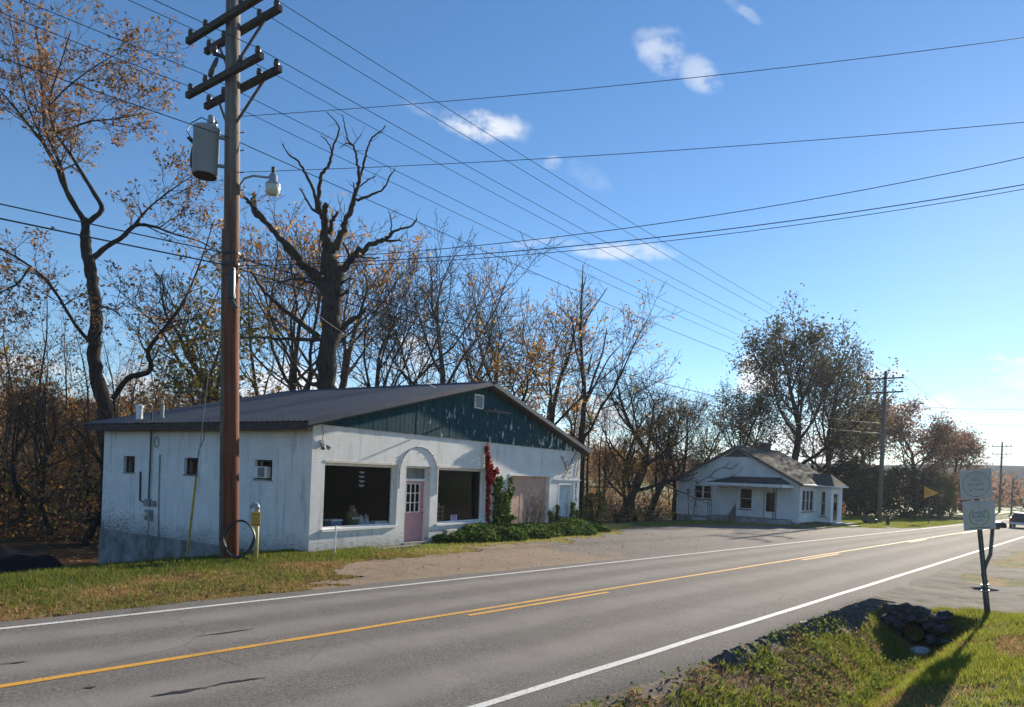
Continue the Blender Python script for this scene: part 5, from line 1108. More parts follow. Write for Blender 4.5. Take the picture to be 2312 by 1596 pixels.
for sx in (-1.4, 1.4):
    for sy in (-.82, .82):
        w = MB().lathe([(.18, -.1), (.33, -.1), (.35, 0), (.33, .1), (.18, .1)], 16, Matrix.Translation((sx, sy, .34)) @ Matrix.Rotation(pi / 2, 4, 'X')).build('wheel', 'tyre', car); MB().lathe([(.02, -.11), (.18, -.105), (.18, .105), (.02, .11)], 10, Matrix.Translation((sx, sy, .34)) @ Matrix.Rotation(pi / 2, 4, 'X')).build('rim', 'grey_metal', w)
for sy in (-.7, .7): box('tail_light', (-2.26, sy - .15, .72), (-2.17, sy + .15, .92), 'tail_red', car); box('headlight', (2.14, sy - .15, .6), (2.26, sy + .15, .74), 'lamp_glass', car)
box('bumper', (-2.3, -.8, .38), (-2.2, .8, .58), 'cloth_white', car)
# ------------------------------------------------------------ trees
def bark(name, lo, hi):
    m, t, b = newmat(name); co = N(t, 'ShaderNodeTexCoord').outputs['Object']
    n1 = noise(t, vmath(t, 'MULTIPLY', co, (7, 7, 1.6)), 1.0, 5, .65); c = mixc(t, maprange(t, n1, .3, .7), lo, hi); t.links.new(c, b.inputs['Base Color']); b.inputs['Roughness'].default_value = .9; b.inputs['Specular IOR Level'].default_value = .2
    bn = N(t, 'ShaderNodeBump'); bn.inputs['Strength'].default_value = .8; bn.inputs['Distance'].default_value = .05; t.links.new(n1, bn.inputs['Height']); t.links.new(bn.outputs[0], b.inputs['Normal'])
bark('bark_dark', (.013, .010, .009), (.042, .033, .028)); bark('bark_grey', (.045, .038, .032), (.12, .10, .085)); bark('bark_dead', (.013, .011, .010), (.05, .041, .036)); bark('twig', (.035, .027, .022), (.085, .066, .054))
BR = [(.26, .13, .055), (.32, .17, .07), (.18, .09, .04), (.38, .24, .12), (.28, .14, .05)]
OR = [(.42, .17, .025), (.50, .24, .035), (.32, .13, .025), (.52, .32, .06), (.26, .15, .04)]
leafmat('leaf_brown', BR, .5); leafmat('leaf_orange', OR, .55); leafmat('leaf_oak', [(.11, .10, .05), (.15, .125, .065), (.085, .085, .045), (.19, .15, .085), (.12, .12, .055)], .45)
leafmat('leaf_russet', [(.24, .13, .085), (.30, .17, .11), (.19, .10, .07), (.26, .18, .11)], .45); leafmat('leaf_yellow', [(.30, .20, .03), (.22, .17, .03), (.16, .14, .03), (.34, .25, .06)], .4)
leafmat('leaf_evergreen', [(.016, .030, .018), (.024, .040, .022), (.012, .022, .015)], .15); leafmat('leaf_brush', [(.25, .13, .06), (.32, .17, .07), (.19, .11, .055), (.38, .23, .10), (.42, .17, .04), (.22, .18, .07), (.15, .10, .06)], .45)
rnd = random.Random(11)
def unit(v): return v / max(v.length, 1e-9)
def grow(T, C, p, d, L, r, lev, mx, q, tips, upw=None):
    n = (7, 6, 4, 3, 3, 2)[min(lev, 5)]; pts = [p.copy()]; rad = [r]; dd = d.copy(); wob = q.get('wob', .22); trop = q.get('trop', .06); tp = q.get('taper', .35)
    for i in range(n):
        dd = unit(dd + Vector((rnd.gauss(0, wob), rnd.gauss(0, wob), rnd.gauss(0, wob * .7))) + Vector((0, 0, trop))); p = p + dd * (L / n); pts.append(p.copy()); rad.append(max(q['rmin'], r * (1 - (1 - tp) * (i + 1) / n)))
    (T if lev <= q.get('tlev', 1) else C).tube(pts, rad, (9, 6, 5, 3, 3, 3)[min(lev, 5)], False)
    if lev >= mx: tips.append((pts[-1], pts[-2], pts[0])); return
    k = q['kids'][lev]; st0 = q['start'][lev]; az = rnd.uniform(0, 6.28)
    for j in range(k):
        f = st0 + (1 - st0) * (j + rnd.uniform(.2, .8)) / k; x = f * n; i = min(int(x), n - 1); pos = pts[i].lerp(pts[i + 1], x - i); di = unit(pts[i + 1] - pts[i])
        az += 2.4 + rnd.uniform(-.5, .5); a = radians(q['ang'][lev]) * rnd.uniform(.65, 1.25); o = di.orthogonal().normalized(); o2 = di.cross(o); nd = unit(di * cos(a) + (o * cos(az) + o2 * sin(az)) * sin(a))
        ln = L * q['ratio'][lev] * (1.15 - .55 * f) * rnd.uniform(.75, 1.25); grow(T, C, pos, nd, ln, max(q['rmin'], rad[i] * q.get('rr', .55)), lev + 1, mx, q, tips)
    grow(T, C, pts[-1], dd, L * .36, rad[-1], lev + 1, mx, q, tips)
def leaves_for(tips, per, size, spread, keep=lambda p: True):
    C = []
    for a, b, c in tips:
        if not keep(a): continue
        for k in range(per):
            f = rnd.random(); p = c.lerp(a, f) if rnd.random() < .6 else a; C.append((p.x + rnd.gauss(0, spread), p.y + rnd.gauss(0, spread), p.z + rnd.gauss(0, spread)))
    return leaf_quads(np.array(C), size, .35, 0, .6) if C else None
def finish(name, base, T, C, label, cat='tree', bk='bark_dark', tw='twig', leaf=None, lm=None, group=None):
    e = empty(name, base, 0, label, cat, group); T.build('trunk', bk, e, True)
    if C is not None and C.v:
        c = C.build('crown', tw, e, True)
        if leaf is not None: link_mesh('foliage', np_mesh('foliage', *leaf), lm, c)
    elif leaf is not None: link_mesh('foliage', np_mesh('foliage', *leaf), lm, e)
    return e
def spine_tree(base_px, depth, spines, widths_scale=1.0, jz=1.2):
    """limbs given as pixel paths (x, y, width) at a depth; returns paths in metres relative to base, radii"""
    B = P(base_px[0], base_px[1], depth); gz = zxy(B.x, B.y); B0 = Vector((B.x, B.y, gz)); out = []
    for sp in spines:
        dz0 = rnd.uniform(-jz, jz) * (1 if sp is not spines[0] else .1); pts = []; rad = []; m = len(sp)
        for i, (x, y, w) in enumerate(sp):
            off = dz0 * (i / max(1, m - 1)); D = depth + off; pts.append(P(x, y, D) - B0); rad.append(max(.012, w * D / FPX / 2 * widths_scale))
        out.append((pts, rad))
    return B0, out
def smooth_path(pts, rad, n=4, amp=.5):
    P_, R_ = [], []
    for i in range(len(pts) - 1):
        p0, p1, p2, p3 = pts[max(i - 1, 0)], pts[i], pts[i + 1], pts[min(i + 2, len(pts) - 1)]
        for k in range(n):
            f = k / n; q = .5 * (2 * p1 + (p2 - p0) * f + (2 * p0 - 5 * p1 + 4 * p2 - p3) * f * f + (3 * p1 - p0 - 3 * p2 + p3) * f ** 3); r = rad[i] * (1 - f) + rad[i + 1] * f
            P_.append(q + Vector((rnd.gauss(0, 1), rnd.gauss(0, 1), rnd.gauss(0, 1))) * min(.06, r * .18) * amp); R_.append(r * rnd.uniform(.88, 1.12))
    P_.append(pts[-1]); R_.append(rad[-1]); return P_, R_

# --- big half-bare tree at the left
LT = [[(246, 958, 34), (221, 862, 30), (212, 796, 27), (218, 718, 25), (209, 646, 26), (203, 600, 24), (193, 555, 22), (193, 515, 18), (190, 495, 16)],
      [(192, 500, 14), (168, 462, 12), (145, 420, 11), (130, 380, 10), (100, 325, 8), (75, 295, 7), (40, 250, 5), (0, 205, 3)],
      [(150, 428, 9), (132, 360, 8), (105, 300, 6), (96, 240, 5), (92, 150, 4), (80, 60, 2)], [(194, 505, 12), (230, 473, 11), (209, 431, 9), (180, 383, 8), (150, 335, 6), (122, 293, 5), (112, 230, 4), (135, 150, 3), (160, 70, 2)],
      [(206, 585, 13), (240, 558, 11), (275, 536, 10), (305, 509, 9), (347, 511, 6), (389, 527, 4), (450, 545, 3), (500, 570, 2)], [(300, 512, 6), (335, 470, 4), (385, 430, 3), (430, 400, 2)],
      [(255, 900, 13), (287, 856, 12), (330, 842, 12), (341, 825, 11), (335, 790, 11), (371, 742, 9), (407, 694, 7), (431, 646, 5), (460, 570, 3), (482, 500, 2)], [(206, 775, 10), (168, 730, 8), (120, 652, 7), (72, 604, 5), (0, 560, 4)],
      [(128, 300, 5), (200, 275, 4), (260, 268, 3), (330, 255, 2)], [(100, 320, 4), (60, 230, 3), (40, 130, 2), (20, 40, 1.5)], [(110, 240, 4), (160, 190, 3), (230, 140, 2), (290, 110, 1.5)], [(225, 690, 5), (255, 700, 4), (275, 715, 2)], [(70, 600, 5), (40, 640, 4), (0, 660, 3)]]
B0, paths = spine_tree((246, 958), 33.0, LT, 1.0, 2.2); T = MB(); C = MB(); tips = []
q = dict(kids=[0, 0, 4, 3], start=[0, 0, .25, .3], ang=[0, 0, 48, 45], ratio=[0, 0, .6, .55], rmin=.008, wob=.26, trop=.05, tlev=1)
p0, r0 = paths[0]; T.tube([Vector((p0[0].x + .2, p0[0].y, -.3)), Vector((p0[0].x + .12, p0[0].y, p0[0].z * .6))] + smooth_path(p0, r0)[0], [r0[0] * 1.25, r0[0] * 1.05] + smooth_path(p0, r0)[1], 12)
for i, (pts, rad) in enumerate(paths[1:]):
    a, b = smooth_path(pts, rad); T.tube(a, b, 7)
    n = len(a); cnt = 16 if i in (0, 1, 2, 7, 8, 9) else 11
    for j in range(cnt):
        f = .35 + .65 * (j + rnd.random()) / cnt; k = min(int(f * (n - 1)), n - 2); dr = unit(a[k + 1] - a[k]); o = dr.orthogonal().normalized(); az = rnd.uniform(0, 6.3); nd = unit(dr * .75 + (o * cos(az) + dr.cross(o) * sin(az)) * .8 + Vector((.25, 0, .25)))
        grow(T, C, a[k], nd, rnd.uniform(1.2, 2.6), max(.012, b[k] * .45), 2, 4, q, tips)
lv_ = leaves_for(tips, 3, .085, .12, lambda p: rnd.random() < .8)
finish('half_bare_tree', B0, T, C, 'tall half-bare tree with sparse brown leaves behind the left end of the shop', leaf=lv_, lm='leaf_brown')

# --- big dead tree behind the shop
Z8 = lambda L: [(486.4 + .4354 * x, 217.1 + .4354 * y, w * .4354) for x, y, w in L]
DT = [[(585, 1540, 100), (588, 1300, 98), (600, 1150, 102), (600, 1000, 112), (598, 900, 96), (595, 820, 75), (585, 760, 56)],
      [(580, 780, 50), (568, 650, 38), (545, 600, 28), (538, 520, 24), (547, 420, 20), (590, 350, 15), (610, 270, 12), (640, 180, 9), (635, 145, 7), (575, 80, 3)], [(535, 590, 22), (510, 490, 16), (460, 390, 13), (430, 340, 11), (380, 300, 8), (345, 245, 4)],
      [(548, 620, 18), (500, 580, 13), (470, 530, 10), (435, 475, 5)], [(570, 680, 30), (568, 610, 27), (568, 560, 24)], [(590, 700, 24), (610, 640, 20), (635, 600, 13)], [(602, 280, 9), (580, 235, 6), (545, 205, 3)],
      [(620, 790, 46), (660, 690, 34), (700, 590, 28), (725, 500, 23), (745, 430, 18), (735, 350, 14), (720, 270, 11), (690, 230, 9), (670, 150, 6), (660, 95, 3)], [(742, 440, 15), (770, 350, 12), (785, 280, 10), (815, 215, 8), (860, 180, 6), (880, 150, 3)], [(730, 538, 15), (800, 515, 12), (870, 480, 10), (900, 420, 8), (932, 380, 4)],
      [(748, 468, 9), (790, 435, 7), (830, 415, 4)], [(715, 258, 7), (680, 245, 5), (642, 270, 3)], [(716, 252, 6), (735, 225, 5), (752, 205, 3)], [(722, 515, 10), (718, 450, 7)],
      [(640, 920, 46), (705, 852, 36), (760, 795, 30), (830, 760, 25), (890, 740, 21), (912, 708, 16), (960, 690, 12), (1020, 670, 9), (1046, 632, 6)], [(908, 712, 10), (912, 640, 7), (895, 590, 3)], [(880, 750, 16), (955, 745, 8)], [(750, 830, 10), (800, 840, 8), (855, 838, 5)],
      [(560, 980, 60), (480, 900, 46), (405, 800, 36), (335, 735, 30), (272, 662, 27), (215, 600, 24), (170, 542, 20), (118, 512, 13)], [(530, 930, 40), (450, 865, 30), (380, 800, 26), (300, 700, 24), (212, 612, 23), (200, 550, 21), (198, 508, 18)], [(545, 985, 20), (480, 962, 15), (420, 945, 12), (330, 965, 9), (240, 960, 5)],
      [(540, 1250, 32), (400, 1140, 24), (290, 1050, 18), (230, 980, 12), (160, 870, 8), (120, 800, 5)], [(545, 1262, 24), (400, 1262, 17), (250, 1250, 12), (100, 1255, 7)], [(625, 1225, 34), (700, 1165, 27), (782, 1112, 20)], [(650, 1040, 20), (690, 1008, 10)], [(650, 975, 16), (680, 950, 10), (720, 945, 5)],
      [(560, 1500, 26), (470, 1480, 20), (400, 1380, 16), (330, 1250, 12), (280, 1130, 8)], [(650, 900, 16), (690, 830, 12), (660, 760, 9)]]
B0, paths = spine_tree(Z8([(585, 1540, 1)])[0][:2], 41.0, [Z8(s) for s in DT], 1.0, 2.0); T = MB(); C = MB(); tips = []
for i, (pts, rad) in enumerate(paths):
    a, b = smooth_path(pts, rad, 5, 1.9)
    if i == 0: a = [Vector((a[0].x, a[0].y, -.4)), Vector((a[0].x, a[0].y, a[0].z * .6))] + a; b = [b[0] * 1.3, b[0] * 1.05] + b
    T.tube(a, b, 14 if i == 0 else 8)
    if i > 0:
        for j in range(3): k = rnd.randrange(len(a) // 2, len(a) - 1); grow(T, C, a[k], unit(a[k + 1] - a[k] + Vector((rnd.uniform(-.4, .4), 0, rnd.uniform(-.2, .4)))), rnd.uniform(.35, .9), .022, 3 if i > 14 else 4, 4, q, tips)
finish('dead_tree', B0, T, C, 'huge leafless dead tree with broken limbs rising behind the shop roof', bk='bark_dead')

# --- thin dead spire
Z9 = lambda L: [(1198.5 + .3265 * x, 590.6 + .3265 * y, w * .3265) for x, y, w in L]
ST = [[(345, 1300, 48), (358, 1100, 42), (370, 950, 34), (356, 750, 26), (348, 550, 22), (345, 380, 18), (355, 200, 13), (360, 20, 5)], [(360, 190, 8), (385, 95, 4)], [(368, 440, 13), (420, 340, 10), (475, 260, 8), (530, 180, 4)], [(342, 720, 15), (300, 560, 12), (290, 420, 10), (240, 360, 7), (180, 300, 4)],
      [(385, 970, 20), (440, 790, 16), (480, 680, 13), (505, 590, 11), (525, 460, 6)], [(400, 940, 14), (520, 700, 10), (580, 620, 7), (640, 555, 4)], [(395, 780, 12), (420, 640, 8)], [(345, 375, 8), (395, 285, 5)]]
B0, paths = spine_tree(Z9([(345, 1300, 1)])[0][:2], 50.0, [Z9(s) for s in ST], 1.0, 1.5); T = MB(); C = MB(); tips = []
for i, (pts, rad) in enumerate(paths):
    a, b = smooth_path(pts, rad, 3, .6)
    if i == 0: a = [Vector((a[0].x, a[0].y, -.4))] + a; b = [b[0] * 1.2] + b
    T.tube(a, b, 8)
    for j in range(4): k = rnd.randrange(len(a) // 3, len(a) - 1); grow(T, C, a[k], unit(a[k + 1] - a[k] + Vector((rnd.uniform(-.8, .8), rnd.uniform(-.5, .5), .2))), rnd.uniform(.6, 1.4), .018, 3, 4, q, tips)
finish('dead_spire_tree', B0, T, C, 'slender dead tree with spiky bare top right of the shop', bk='bark_dead')

# --- generated kinds, each built once
def make_tree(name, h, r, q, mx, leaf=None, lean=(0, 0)):
    T = MB(); C = MB(); tips = []; grow(T, C, Vector((0, 0, -.4)), unit(Vector((lean[0], lean[1], 1))), h * q.get('bole', .55), r, 0, mx, q, tips)
    lv = leaves_for(tips, *leaf[1:]) if leaf else None
    return T, C, lv
QF = dict(kids=[7, 6, 5, 3], start=[.35, .25, .2, .2], ang=[42, 45, 45, 45], ratio=[.62, .55, .52, .5], rmin=.009, wob=.2, trop=.07, bole=.58, rr=.52)        # broad spreading
QU = dict(kids=[7, 6, 5, 4], start=[.22, .25, .2, .2], ang=[36, 42, 46, 46], ratio=[.9, .6, .55, .5], rmin=.009, wob=.15, trop=.075, bole=.55, rr=.5)         # upright fan
QT = dict(kids=[9, 4, 4, 3], start=[.5, .3, .2, .2], ang=[50, 50, 50, 45], ratio=[.33, .55, .5, .5], rmin=.010, wob=.06, trop=.05, bole=.80, rr=.42, taper=.3)  # tall forest pole
protos = {}
SEEDS = dict(fan=7, fan2=2, broad=2, broad_leaf=9, fan_leaf=6, forest=9, forest2=2, forest3=10, pale=4, oak=2, russet=9)
def proto(key, h, r, q, mx, bk, leaf=None):
    rnd.seed(SEEDS[key])
    T, C, lv = make_tree(key, h, r, q, mx, leaf); tb = bpy.data.meshes.new('trunk'); tb.from_pydata(T.v, [], T.f); cb = bpy.data.meshes.new('crown'); cb.from_pydata(C.v, [], C.f)
    for m_ in (tb, cb): m_.polygons.foreach_set('use_smooth', [True] * len(m_.polygons))
    tb.materials.append(MATS[bk]); cb.materials.append(MATS['twig']); lf = None
    if lv is not None: lf = np_mesh('foliage', *lv); lf.materials.append(MATS[leaf[0]])
    protos[key] = (tb, cb, lf, h)
def place(key, x, y, sc, rot, name, label, group, zoff=0.0, sz=1.0):
    tb, cb, lf, h = protos[key]; e = empty(name, (x, y, zxy(x, y) + zoff), rot, label, 'tree', group); e.scale = (sc, sc, sc * sz)
    a = bpy.data.objects.new('trunk', tb); b = bpy.data.objects.new('crown', cb)
    for o in (a, b): COL.objects.link(o); o.parent = e
    if lf is not None: c = bpy.data.objects.new('foliage', lf); COL.objects.link(c); c.parent = b
    return e
proto('fan', 13, .26, QU, 4, 'bark_grey'); proto('fan2', 13, .24, QU, 4, 'bark_dark'); proto('broad', 12, .28, QF, 4, 'bark_dark'); proto('broad_leaf', 12, .26, QF, 4, 'bark_dark', ('leaf_orange', 5, .075, .15, lambda p: rnd.random() < .45))
proto('fan_leaf', 13, .24, QU, 4, 'bark_dark', ('leaf_orange', 4, .065, .13, lambda p: rnd.random() < .36)); proto('forest', 15, .17, QT, 3, 'bark_dark'); proto('forest2', 14, .15, QT, 3, 'bark_grey', ('leaf_brown', 3, .10, .2, lambda p: rnd.random() < .5)); proto('forest3', 12, .13, QT, 3, 'bark_dark', ('leaf_orange', 4, .11, .25, lambda p: rnd.random() < .5))
proto('pale', 11, .13, QT, 3, 'bark_grey', ('leaf_yellow', 6, .11, .25, lambda p: rnd.random() < .7))
def at_px(px, depth): d = dirpix(px, 1060); return d.x * depth, depth
def put(key, px, depth, topy, rot, name, label, group=None, sxy=1.0):
    x, y = at_px(px, depth); gz = zxy(x, y); H = P(px, topy, depth).z - gz; tb, cb, lf, h = protos[key]
    zmax = max(v.co.z for v in cb.vertices) if not hasattr(put, key) else getattr(put, key); setattr(put, key, zmax); s = H / zmax
    e = place(key, x, y, s * sxy, rot, name, label, group, 0, 1 / sxy); return e
put('fan', 1000, 56, 490, .3, 'bare_tree', 'large fan-shaped bare grey tree behind the shop, right of the dead tree'); put('fan2', 1110, 60, 590, 2.0, 'bare_tree', 'bare dark tree behind the shop roof ridge, left of the spiky dead tree', None, 1.1)
put('fan_leaf', 1220, 52, 640, 1.1, 'bare_tree', 'nearly bare tree with few brown leaves above the right slope of the shop roof', None, 1.0); put('broad_leaf', 1160, 47, 770, 3.1, 'orange_tree', 'low orange-leaved tree just above the teal gable', None, 1.1)
put('broad', 1390, 50, 810, 0.4, 'bare_tree', 'bare spreading tree just right of the shop, left of the orange tree', None, 1.1); put('fan2', 1440, 58, 820, 4.0, 'bare_tree', 'dark bare tree midway between the shop and the house'); put('broad_leaf', 1470, 54, 880, 5.0, 'orange_tree', 'spreading orange-leaved tree between the shop and the white house', None, 1.15)
put('fan_leaf', 1540, 66, 860, 2.6, 'bare_tree', 'thin brown-leaved tree behind the left eave of the house'); put('fan', 1600, 78, 905, 1.7, 'bare_tree', 'pale bare sapling close behind the left roof slope of the house'); put('broad_leaf', 1530, 60, 930, .4, 'orange_tree', 'low orange-leaved tree close to the left wall of the house', None, 1.1); put('broad_leaf', 1420, 46, 960, 2.9, 'orange_tree', 'low orange-leaved tree in front of the bare trees right of the shop', None, 1.1); put('broad_leaf', 1320, 62, 860, 1.9, 'orange_tree', 'orange-tinged tree behind the slender dead tree')
put('fan_leaf', 640, 58, 500, .9, 'bare_tree', 'brown twiggy tree between the utility pole and the dead tree', None, 1.1); put('fan_leaf', 740, 66, 470, 2.2, 'bare_tree', 'brown twiggy tree showing behind the dead tree crown', None, 1.1); put('fan2', 850, 60, 560, 5.1, 'bare_tree', 'dark bare tree just right of the dead tree trunk')
put('pale', 430, 40, 540, .5, 'yellow_tree', 'slim tree with pale yellow leaves left of the utility pole', None, 1.3); put('pale', 480, 46, 640, 2.5, 'yellow_tree', 'small yellow-leaved tree directly behind the utility pole', None, 1.4); put('broad', 380, 52, 600, .2, 'bare_tree', 'bare tree behind the half-bare tree, left of the pole', None, 1.1)
rnd.seed(23)
# woodland at the left and behind: many alike trunks
KD = dict(forest='tall thin bare dark-trunked tree', forest2='slender grey tree with few brown leaves', forest3='slender tree with orange leaves', fan2='bare fan-crowned tree', broad='bare wide-crowned tree', fan_leaf='fan-crowned tree with sparse orange leaves', broad_leaf='wide-crowned tree with orange leaves'); wg = 'woodland trees behind and left of the shop'; keys = ['forest', 'forest2', 'forest', 'forest3', 'forest2', 'fan2', 'broad', 'fan_leaf', 'broad_leaf']
cnt = 0; tries = 0; used = []
while cnt < 124 and tries < 4000:
    tries += 1; px = rnd.uniform(-180, 560) if cnt < 78 else rnd.uniform(560, 1620); dp = rnd.uniform(30, 66) if px < 260 else rnd.uniform(46, 90); x, y = at_px(px, dp)
    s_, t_ = st(x, y); 
    if t_ < float(crest(s_)) + 7 or any((x - a) ** 2 + (y - b) ** 2 < 5 for a, b in used): continue
    lx = (x - SO.x) * sin(PHI) + (y - SO.y) * cos(PHI); ly = -(x - SO.x) * cos(PHI) + (y - SO.y) * sin(PHI)
    if -2 < lx < 19 and -2 < ly < 13.5: continue
    hx = (x - HO.x) * sin(PSI) + (y - HO.y) * cos(PSI); hy = -(x - HO.x) * cos(PSI) + (y - HO.y) * sin(PSI)
    if -4 < hx < 12 and -4 < hy < 13: continue
    used.append((x, y)); k = rnd.choice(keys); topd = rnd.uniform(.55, .95) if px < 560 else rnd.uniform(.55, .85); place(k, x, y, topd * (1.0 if k.startswith('forest') else .8), rnd.uniform(0, 6.3), 'woodland_tree', KD[k] + (' in front' if dp < 48 else ' farther back') + (' in the wood left of the shop' if px < 230 else ' in the wood behind the shop' if px < 1310 else ' in the wood between shop and house'), wg); cnt += 1

# --- tall oak and russet trees beyond the house
QO = dict(kids=[11, 6, 5, 3], start=[.18, .15, .2, .2], ang=[44, 40, 42, 45], ratio=[.72, .52, .5, .5], rmin=.02, wob=.10, trop=.10, bole=.62, rr=.5)
proto('oak', 20, .42, QO, 4, 'bark_dark', ('leaf_oak', 5, .13, .42, lambda p: rnd.random() < .9)); QR = dict(QF); QR['kids'] = [8, 7, 5, 4]
proto('russet', 14, .30, QR, 4, 'bark_dark', ('leaf_russet', 4, .13, .4, lambda p: rnd.random() < .8))
put('oak', 1772, 78, 684, .6, 'oak_tree', 'tall dark-leaved tree towering behind the white house', None, 1.12); put('oak', 1690, 74, 850, 2.4, 'oak_tree', 'lower dark-leaved tree behind the house roof, left of the tall one', None, 1.0); put('oak', 1880, 84, 760, 4.0, 'oak_tree', 'dark-leaved tree forming the right shoulder of the tall crown', None, .9)
put('russet', 2075, 100, 905, .3, 'russet_tree', 'rounded russet tree right of the second utility pole', None, 1.0); put('russet', 1975, 96, 895, 2.0, 'russet_tree', 'russet tree behind the second utility pole'); put('russet', 2130, 112, 960, 4.4, 'russet_tree', 'smaller russet tree at the right end of the tree group'); put('broad_leaf', 1935, 80, 985, 1.0, 'orange_tree', 'thin orange-leaved tree right of the house', None, 1.1)
# dark evergreen shrubs under them
def shrub(px, depth, topy, wpx, label, m='leaf_evergreen', n=4200, leaf=.16, name='evergreen_shrub', group=None):
    x, y = at_px(px, depth); gz = zxy(x, y); H = P(px, topy, depth).z - gz; R = wpx / FPX * depth / 2; e = empty(name, (x, y, gz), 0, label, 'shrub', group)
    u = RNG.normal(size=(n, 3)); u /= np.linalg.norm(u, axis=1)[:, None]; rr = RNG.uniform(.55, 1.0, n) ** .6; lump = .72 + .5 * vnoise(u[:, 0] * 2.2 + px, u[:, 1] * 2.2 + u[:, 2] * 2.7, 71)
    Pn = u * (rr * lump)[:, None] * np.array([R, R, H * .52]); Pn[:, 2] += H * .50; Pn = Pn[Pn[:, 2] > .05]; V, F = leaf_quads(Pn, leaf, .4, 0, .6); link_mesh('crown', np_mesh('crown', V, F), m, e)
    t_ = MB()
    for k in range(5): a = rnd.uniform(0, 6.3); t_.tube([(0, 0, -.1), (cos(a) * R * .25, sin(a) * R * .25, H * .4), (cos(a) * R * .45, sin(a) * R * .45, H * .75)], [.07, .05, .02], 5)
    t_.build('trunk', 'bark_dark', e); return e
shrub(1905, 72, 1035, 120, 'dark evergreen shrub touching the right end of the house'); shrub(1960, 76, 1048, 120, 'dark evergreen shrub left of the second utility pole foot', n=4200); shrub(2040, 78, 1046, 130, 'wide dark evergreen shrub right of the second utility pole'); shrub(2105, 84, 1060, 110, 'dark evergreen shrub behind the yellow pennant sign', 'leaf_oak'); shrub(2150, 92, 1062, 90, 'brown shrub left of the leaning signs', 'leaf_russet', 1800); shrub(2185, 104, 1072, 70, 'brown bush directly behind the leaning signs', 'leaf_russet', 1500)
shrub(1890, 62, 1125, 40, 'small dry bush at the right corner of the house', 'leaf_brown', 500, .1); shrub(1345, 41, 1105, 70, 'low green bush at the right corner of the shop', 'weed', 650, .09, 'green_shrub'); shrub(1400, 46, 1140, 90, 'low brown bush right of the shop', 'leaf_brush', 420, .08, 'brown_shrub'); shrub(1480, 50, 1135, 100, 'low yellowish bush left of the house basement', 'leaf_yellow', 420, .08, 'yellow_shrub')
# bare twiggy shrub before the garage
bs = MB(); rnd2 = random.Random(5); tips = []; eb = empty('bare_shrub', S2W(11.6, -.55, zxy(*S2W(11.6, -.55, 0)[:2])), SRZ, 'leaning bare twiggy shrub before the tan garage door', 'shrub')
qs = dict(kids=[4, 3, 3], start=[.3, .2, .2], ang=[35, 40, 40], ratio=[.55, .55, .5], rmin=.005, wob=.12, trop=.03, tlev=9)
for k in range(9): grow(bs, bs, Vector((rnd.uniform(-.5, .3), 0, .05)), unit(Vector((rnd.uniform(-.2, 1.0), rnd.uniform(-.3, .2), .9))), rnd.uniform(.8, 1.5), .018, 0, 2, qs, tips)
sb2 = bs.build('stems', 'bark_grey', eb); l_ = leaves_for(tips, 1, .04, .05, lambda p: rnd.random() < .3); link_mesh('foliage', np_mesh('foliage', *l_), 'leaf_yellow', eb)
# understorey brush and far woods: masses nobody could count
def brush(name, n, gen, size, m, label, aspect=.6):
    A = gen(n); V, F = leaf_quads(A, size, .5, 0, aspect); tag(link_mesh(name, np_mesh(name, V, F), m), label, 'brush', kind='stuff')
def gen_left(n, px0=-250, px1=640, d0=30, d1=78, hmax=4.2, seed=81, lo=.25):
    px = RNG.uniform(px0, px1, n); D = RNG.uniform(d0, d1, n); x = (px - PX0) / FPX * D; y = D; s_, t_ = st(x, y); lx = (x - SO.x) * sin(PHI) + (y - SO.y) * cos(PHI); ly = -(x - SO.x) * cos(PHI) + (y - SO.y) * sin(PHI)
    c = vnoise(x * .35, y * .35, seed); k = (t_ > crest(s_) + 9) & ~((lx > -1.0) & (lx < 18) & (ly > -1) & (ly < 12.5)) & (RNG.uniform(0, 1, n) < sst(lo, lo + .35, c)); x, y, s_, t_, c = x[k], y[k], s_[k], t_[k], c[k]
    return np.stack([x, y, zg(s_, t_) + hmax * c * RNG.uniform(0, 1, len(x)) ** 1.4], -1)
brush('understorey', 26000, gen_left, .10, 'leaf_brush', 'tangled brown undergrowth in the wood left of the shop'); leafmat('leaf_dull', [(.09, .07, .045), (.13, .10, .06), (.06, .05, .035), (.10, .10, .05)], .35); brush('undergrowth', 30000, lambda n: gen_left(n, seed=84, hmax=5.0), .10, 'leaf_dull', 'dull grey-brown undergrowth in the wood left of the shop'); brush('undergrowth', 16000, lambda n: gen_left(n, seed=87, hmax=4.5, lo=.42), .085, 'leaf_orange', 'patches of orange leaves low in the wood left of the shop'); brush('undergrowth', 9000, lambda n: gen_left(n, seed=89, hmax=3.0, lo=.45), .085, 'leaf_yellow', 'patches of olive yellow leaves low in the wood left of the shop'); brush('understorey', 30000, lambda n: gen_left(n, 600, 1640, 50, 95, 4.0), .13, 'leaf_brush', 'brown undergrowth in the wood between the shop and the house')
tw = MB()
for k in range(1500):
    px = rnd.uniform(-100, 1500); D = rnd.uniform(31, 70) if px < 200 else rnd.uniform(48, 75); x, y = at_px(px, D); s_, t_ = st(x, y)
    if t_ < float(crest(s_)) + 9: continue
    h_ = rnd.uniform(1.2, 5.0); z = zxy(x, y); a = rnd.gauss(0, .3); b = rnd.gauss(0, .3); tw.tube([(x, y, z), (x + a * h_ * .5, y + b * h_ * .5, z + h_ * .6), (x + a * h_ * 1.3, y + b * h_ * 1.3, z + h_)], [.03, .02, .008], 3, False)
tag(tw.build('understorey_stems', 'bark_grey'), 'thin grey stems and saplings filling the wood floor', 'brush', kind='stuff')
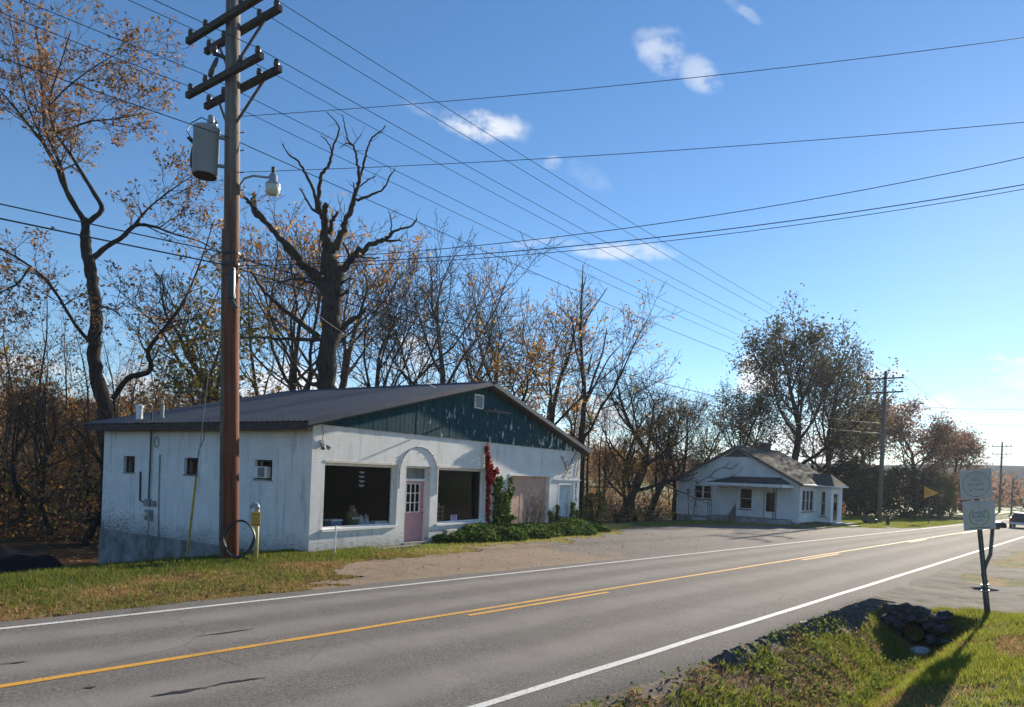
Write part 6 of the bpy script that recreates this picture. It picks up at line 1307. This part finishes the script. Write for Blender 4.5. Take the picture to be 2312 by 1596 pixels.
def gen_far(n, s0=-150, s1=140, t0=75, t1=200):
    s_ = RNG.uniform(s0, s1, n); t_ = RNG.uniform(t0, t1, n); x = s_ * UX - t_ * UY; y = s_ * UY + t_ * UX; c = vnoise(x * .14, y * .14, 91); h = (4 + 9 * c) * RNG.uniform(0, 1, n) ** .8; return np.stack([x, y, zg(s_, t_) + h], -1)
brush('far_wood', 70000, gen_far, .42, 'leaf_brush', 'far brown wooded slope seen between the trunks')
def gen_right(n):
    s_ = RNG.uniform(190, 420, n); t_ = RNG.uniform(-60, 190, n); x = s_ * UX - t_ * UY; y = s_ * UY + t_ * UX; c = vnoise(x * .06, y * .06, 95); edge = sst(190, 215, s_) * (RNG.uniform(0, 1, n) < 1); h = (3 + 8 * c) * RNG.uniform(0, 1, n); return np.stack([x, y, zg(s_, t_) + h], -1)
brush('far_tree_line', 50000, gen_right, .7, 'leaf_russet', 'hazy far tree line across the green field at the right')
# field and hills
simple('field_green', (.09, .17, .025), .9, .15, .05); simple('hill', (.03, .036, .034), .95, .3, .02, spec=.0)
S, T = axis([(125, 260, 6)]), axis([(-60, 90, 5)])
me, _, _ = grid_mesh('field', S, T, .12, lambda s, t: (t > 14) | (t < 2)); tag(link_mesh('field', me, 'field_green'), kind='structure')
mbh = MB(); n = 90
vs = []
for i in range(n + 1):
    az = radians(-75 + 190 * i / n)
    for j, (R, hf) in enumerate(((520, 0), (640, .7), (760, 1.0), (1100, 0))): h_ = (13 + 15 * float(vnoise(az * 5, 3, 99)) + 5 * float(vnoise(az * 40, 4, 98)) + 3 * float(vnoise(az * 130, 4, 97))) * hf; vs.append((sin(az) * R, cos(az) * R, -4 + h_))
mbh.add(vs, [(i * 4 + j, i * 4 + 4 + j, i * 4 + 5 + j, i * 4 + 1 + j) for i in range(n) for j in range(3)]); hl = mbh.build('hills', 'hill'); tag(hl, kind='structure')

# ------------------------------------------------------------ haze
hz_ = MB().box((-1300, -60, -12), (1300, 1400, 60)).build('haze', None); tag(hz_, kind='stuff')
hm = bpy.data.materials.new('haze'); hm.use_nodes = True; ht = hm.node_tree; ht.nodes.clear()
pv = N(ht, 'ShaderNodeVolumePrincipled'); pv.inputs['Color'].default_value = (.82, .90, 1.0, 1); pv.inputs['Density'].default_value = .0003; pv.inputs['Anisotropy'].default_value = .2
ho = N(ht, 'ShaderNodeOutputMaterial'); ht.links.new(pv.outputs[0], ho.inputs['Volume']); hz_.data.materials.append(hm)
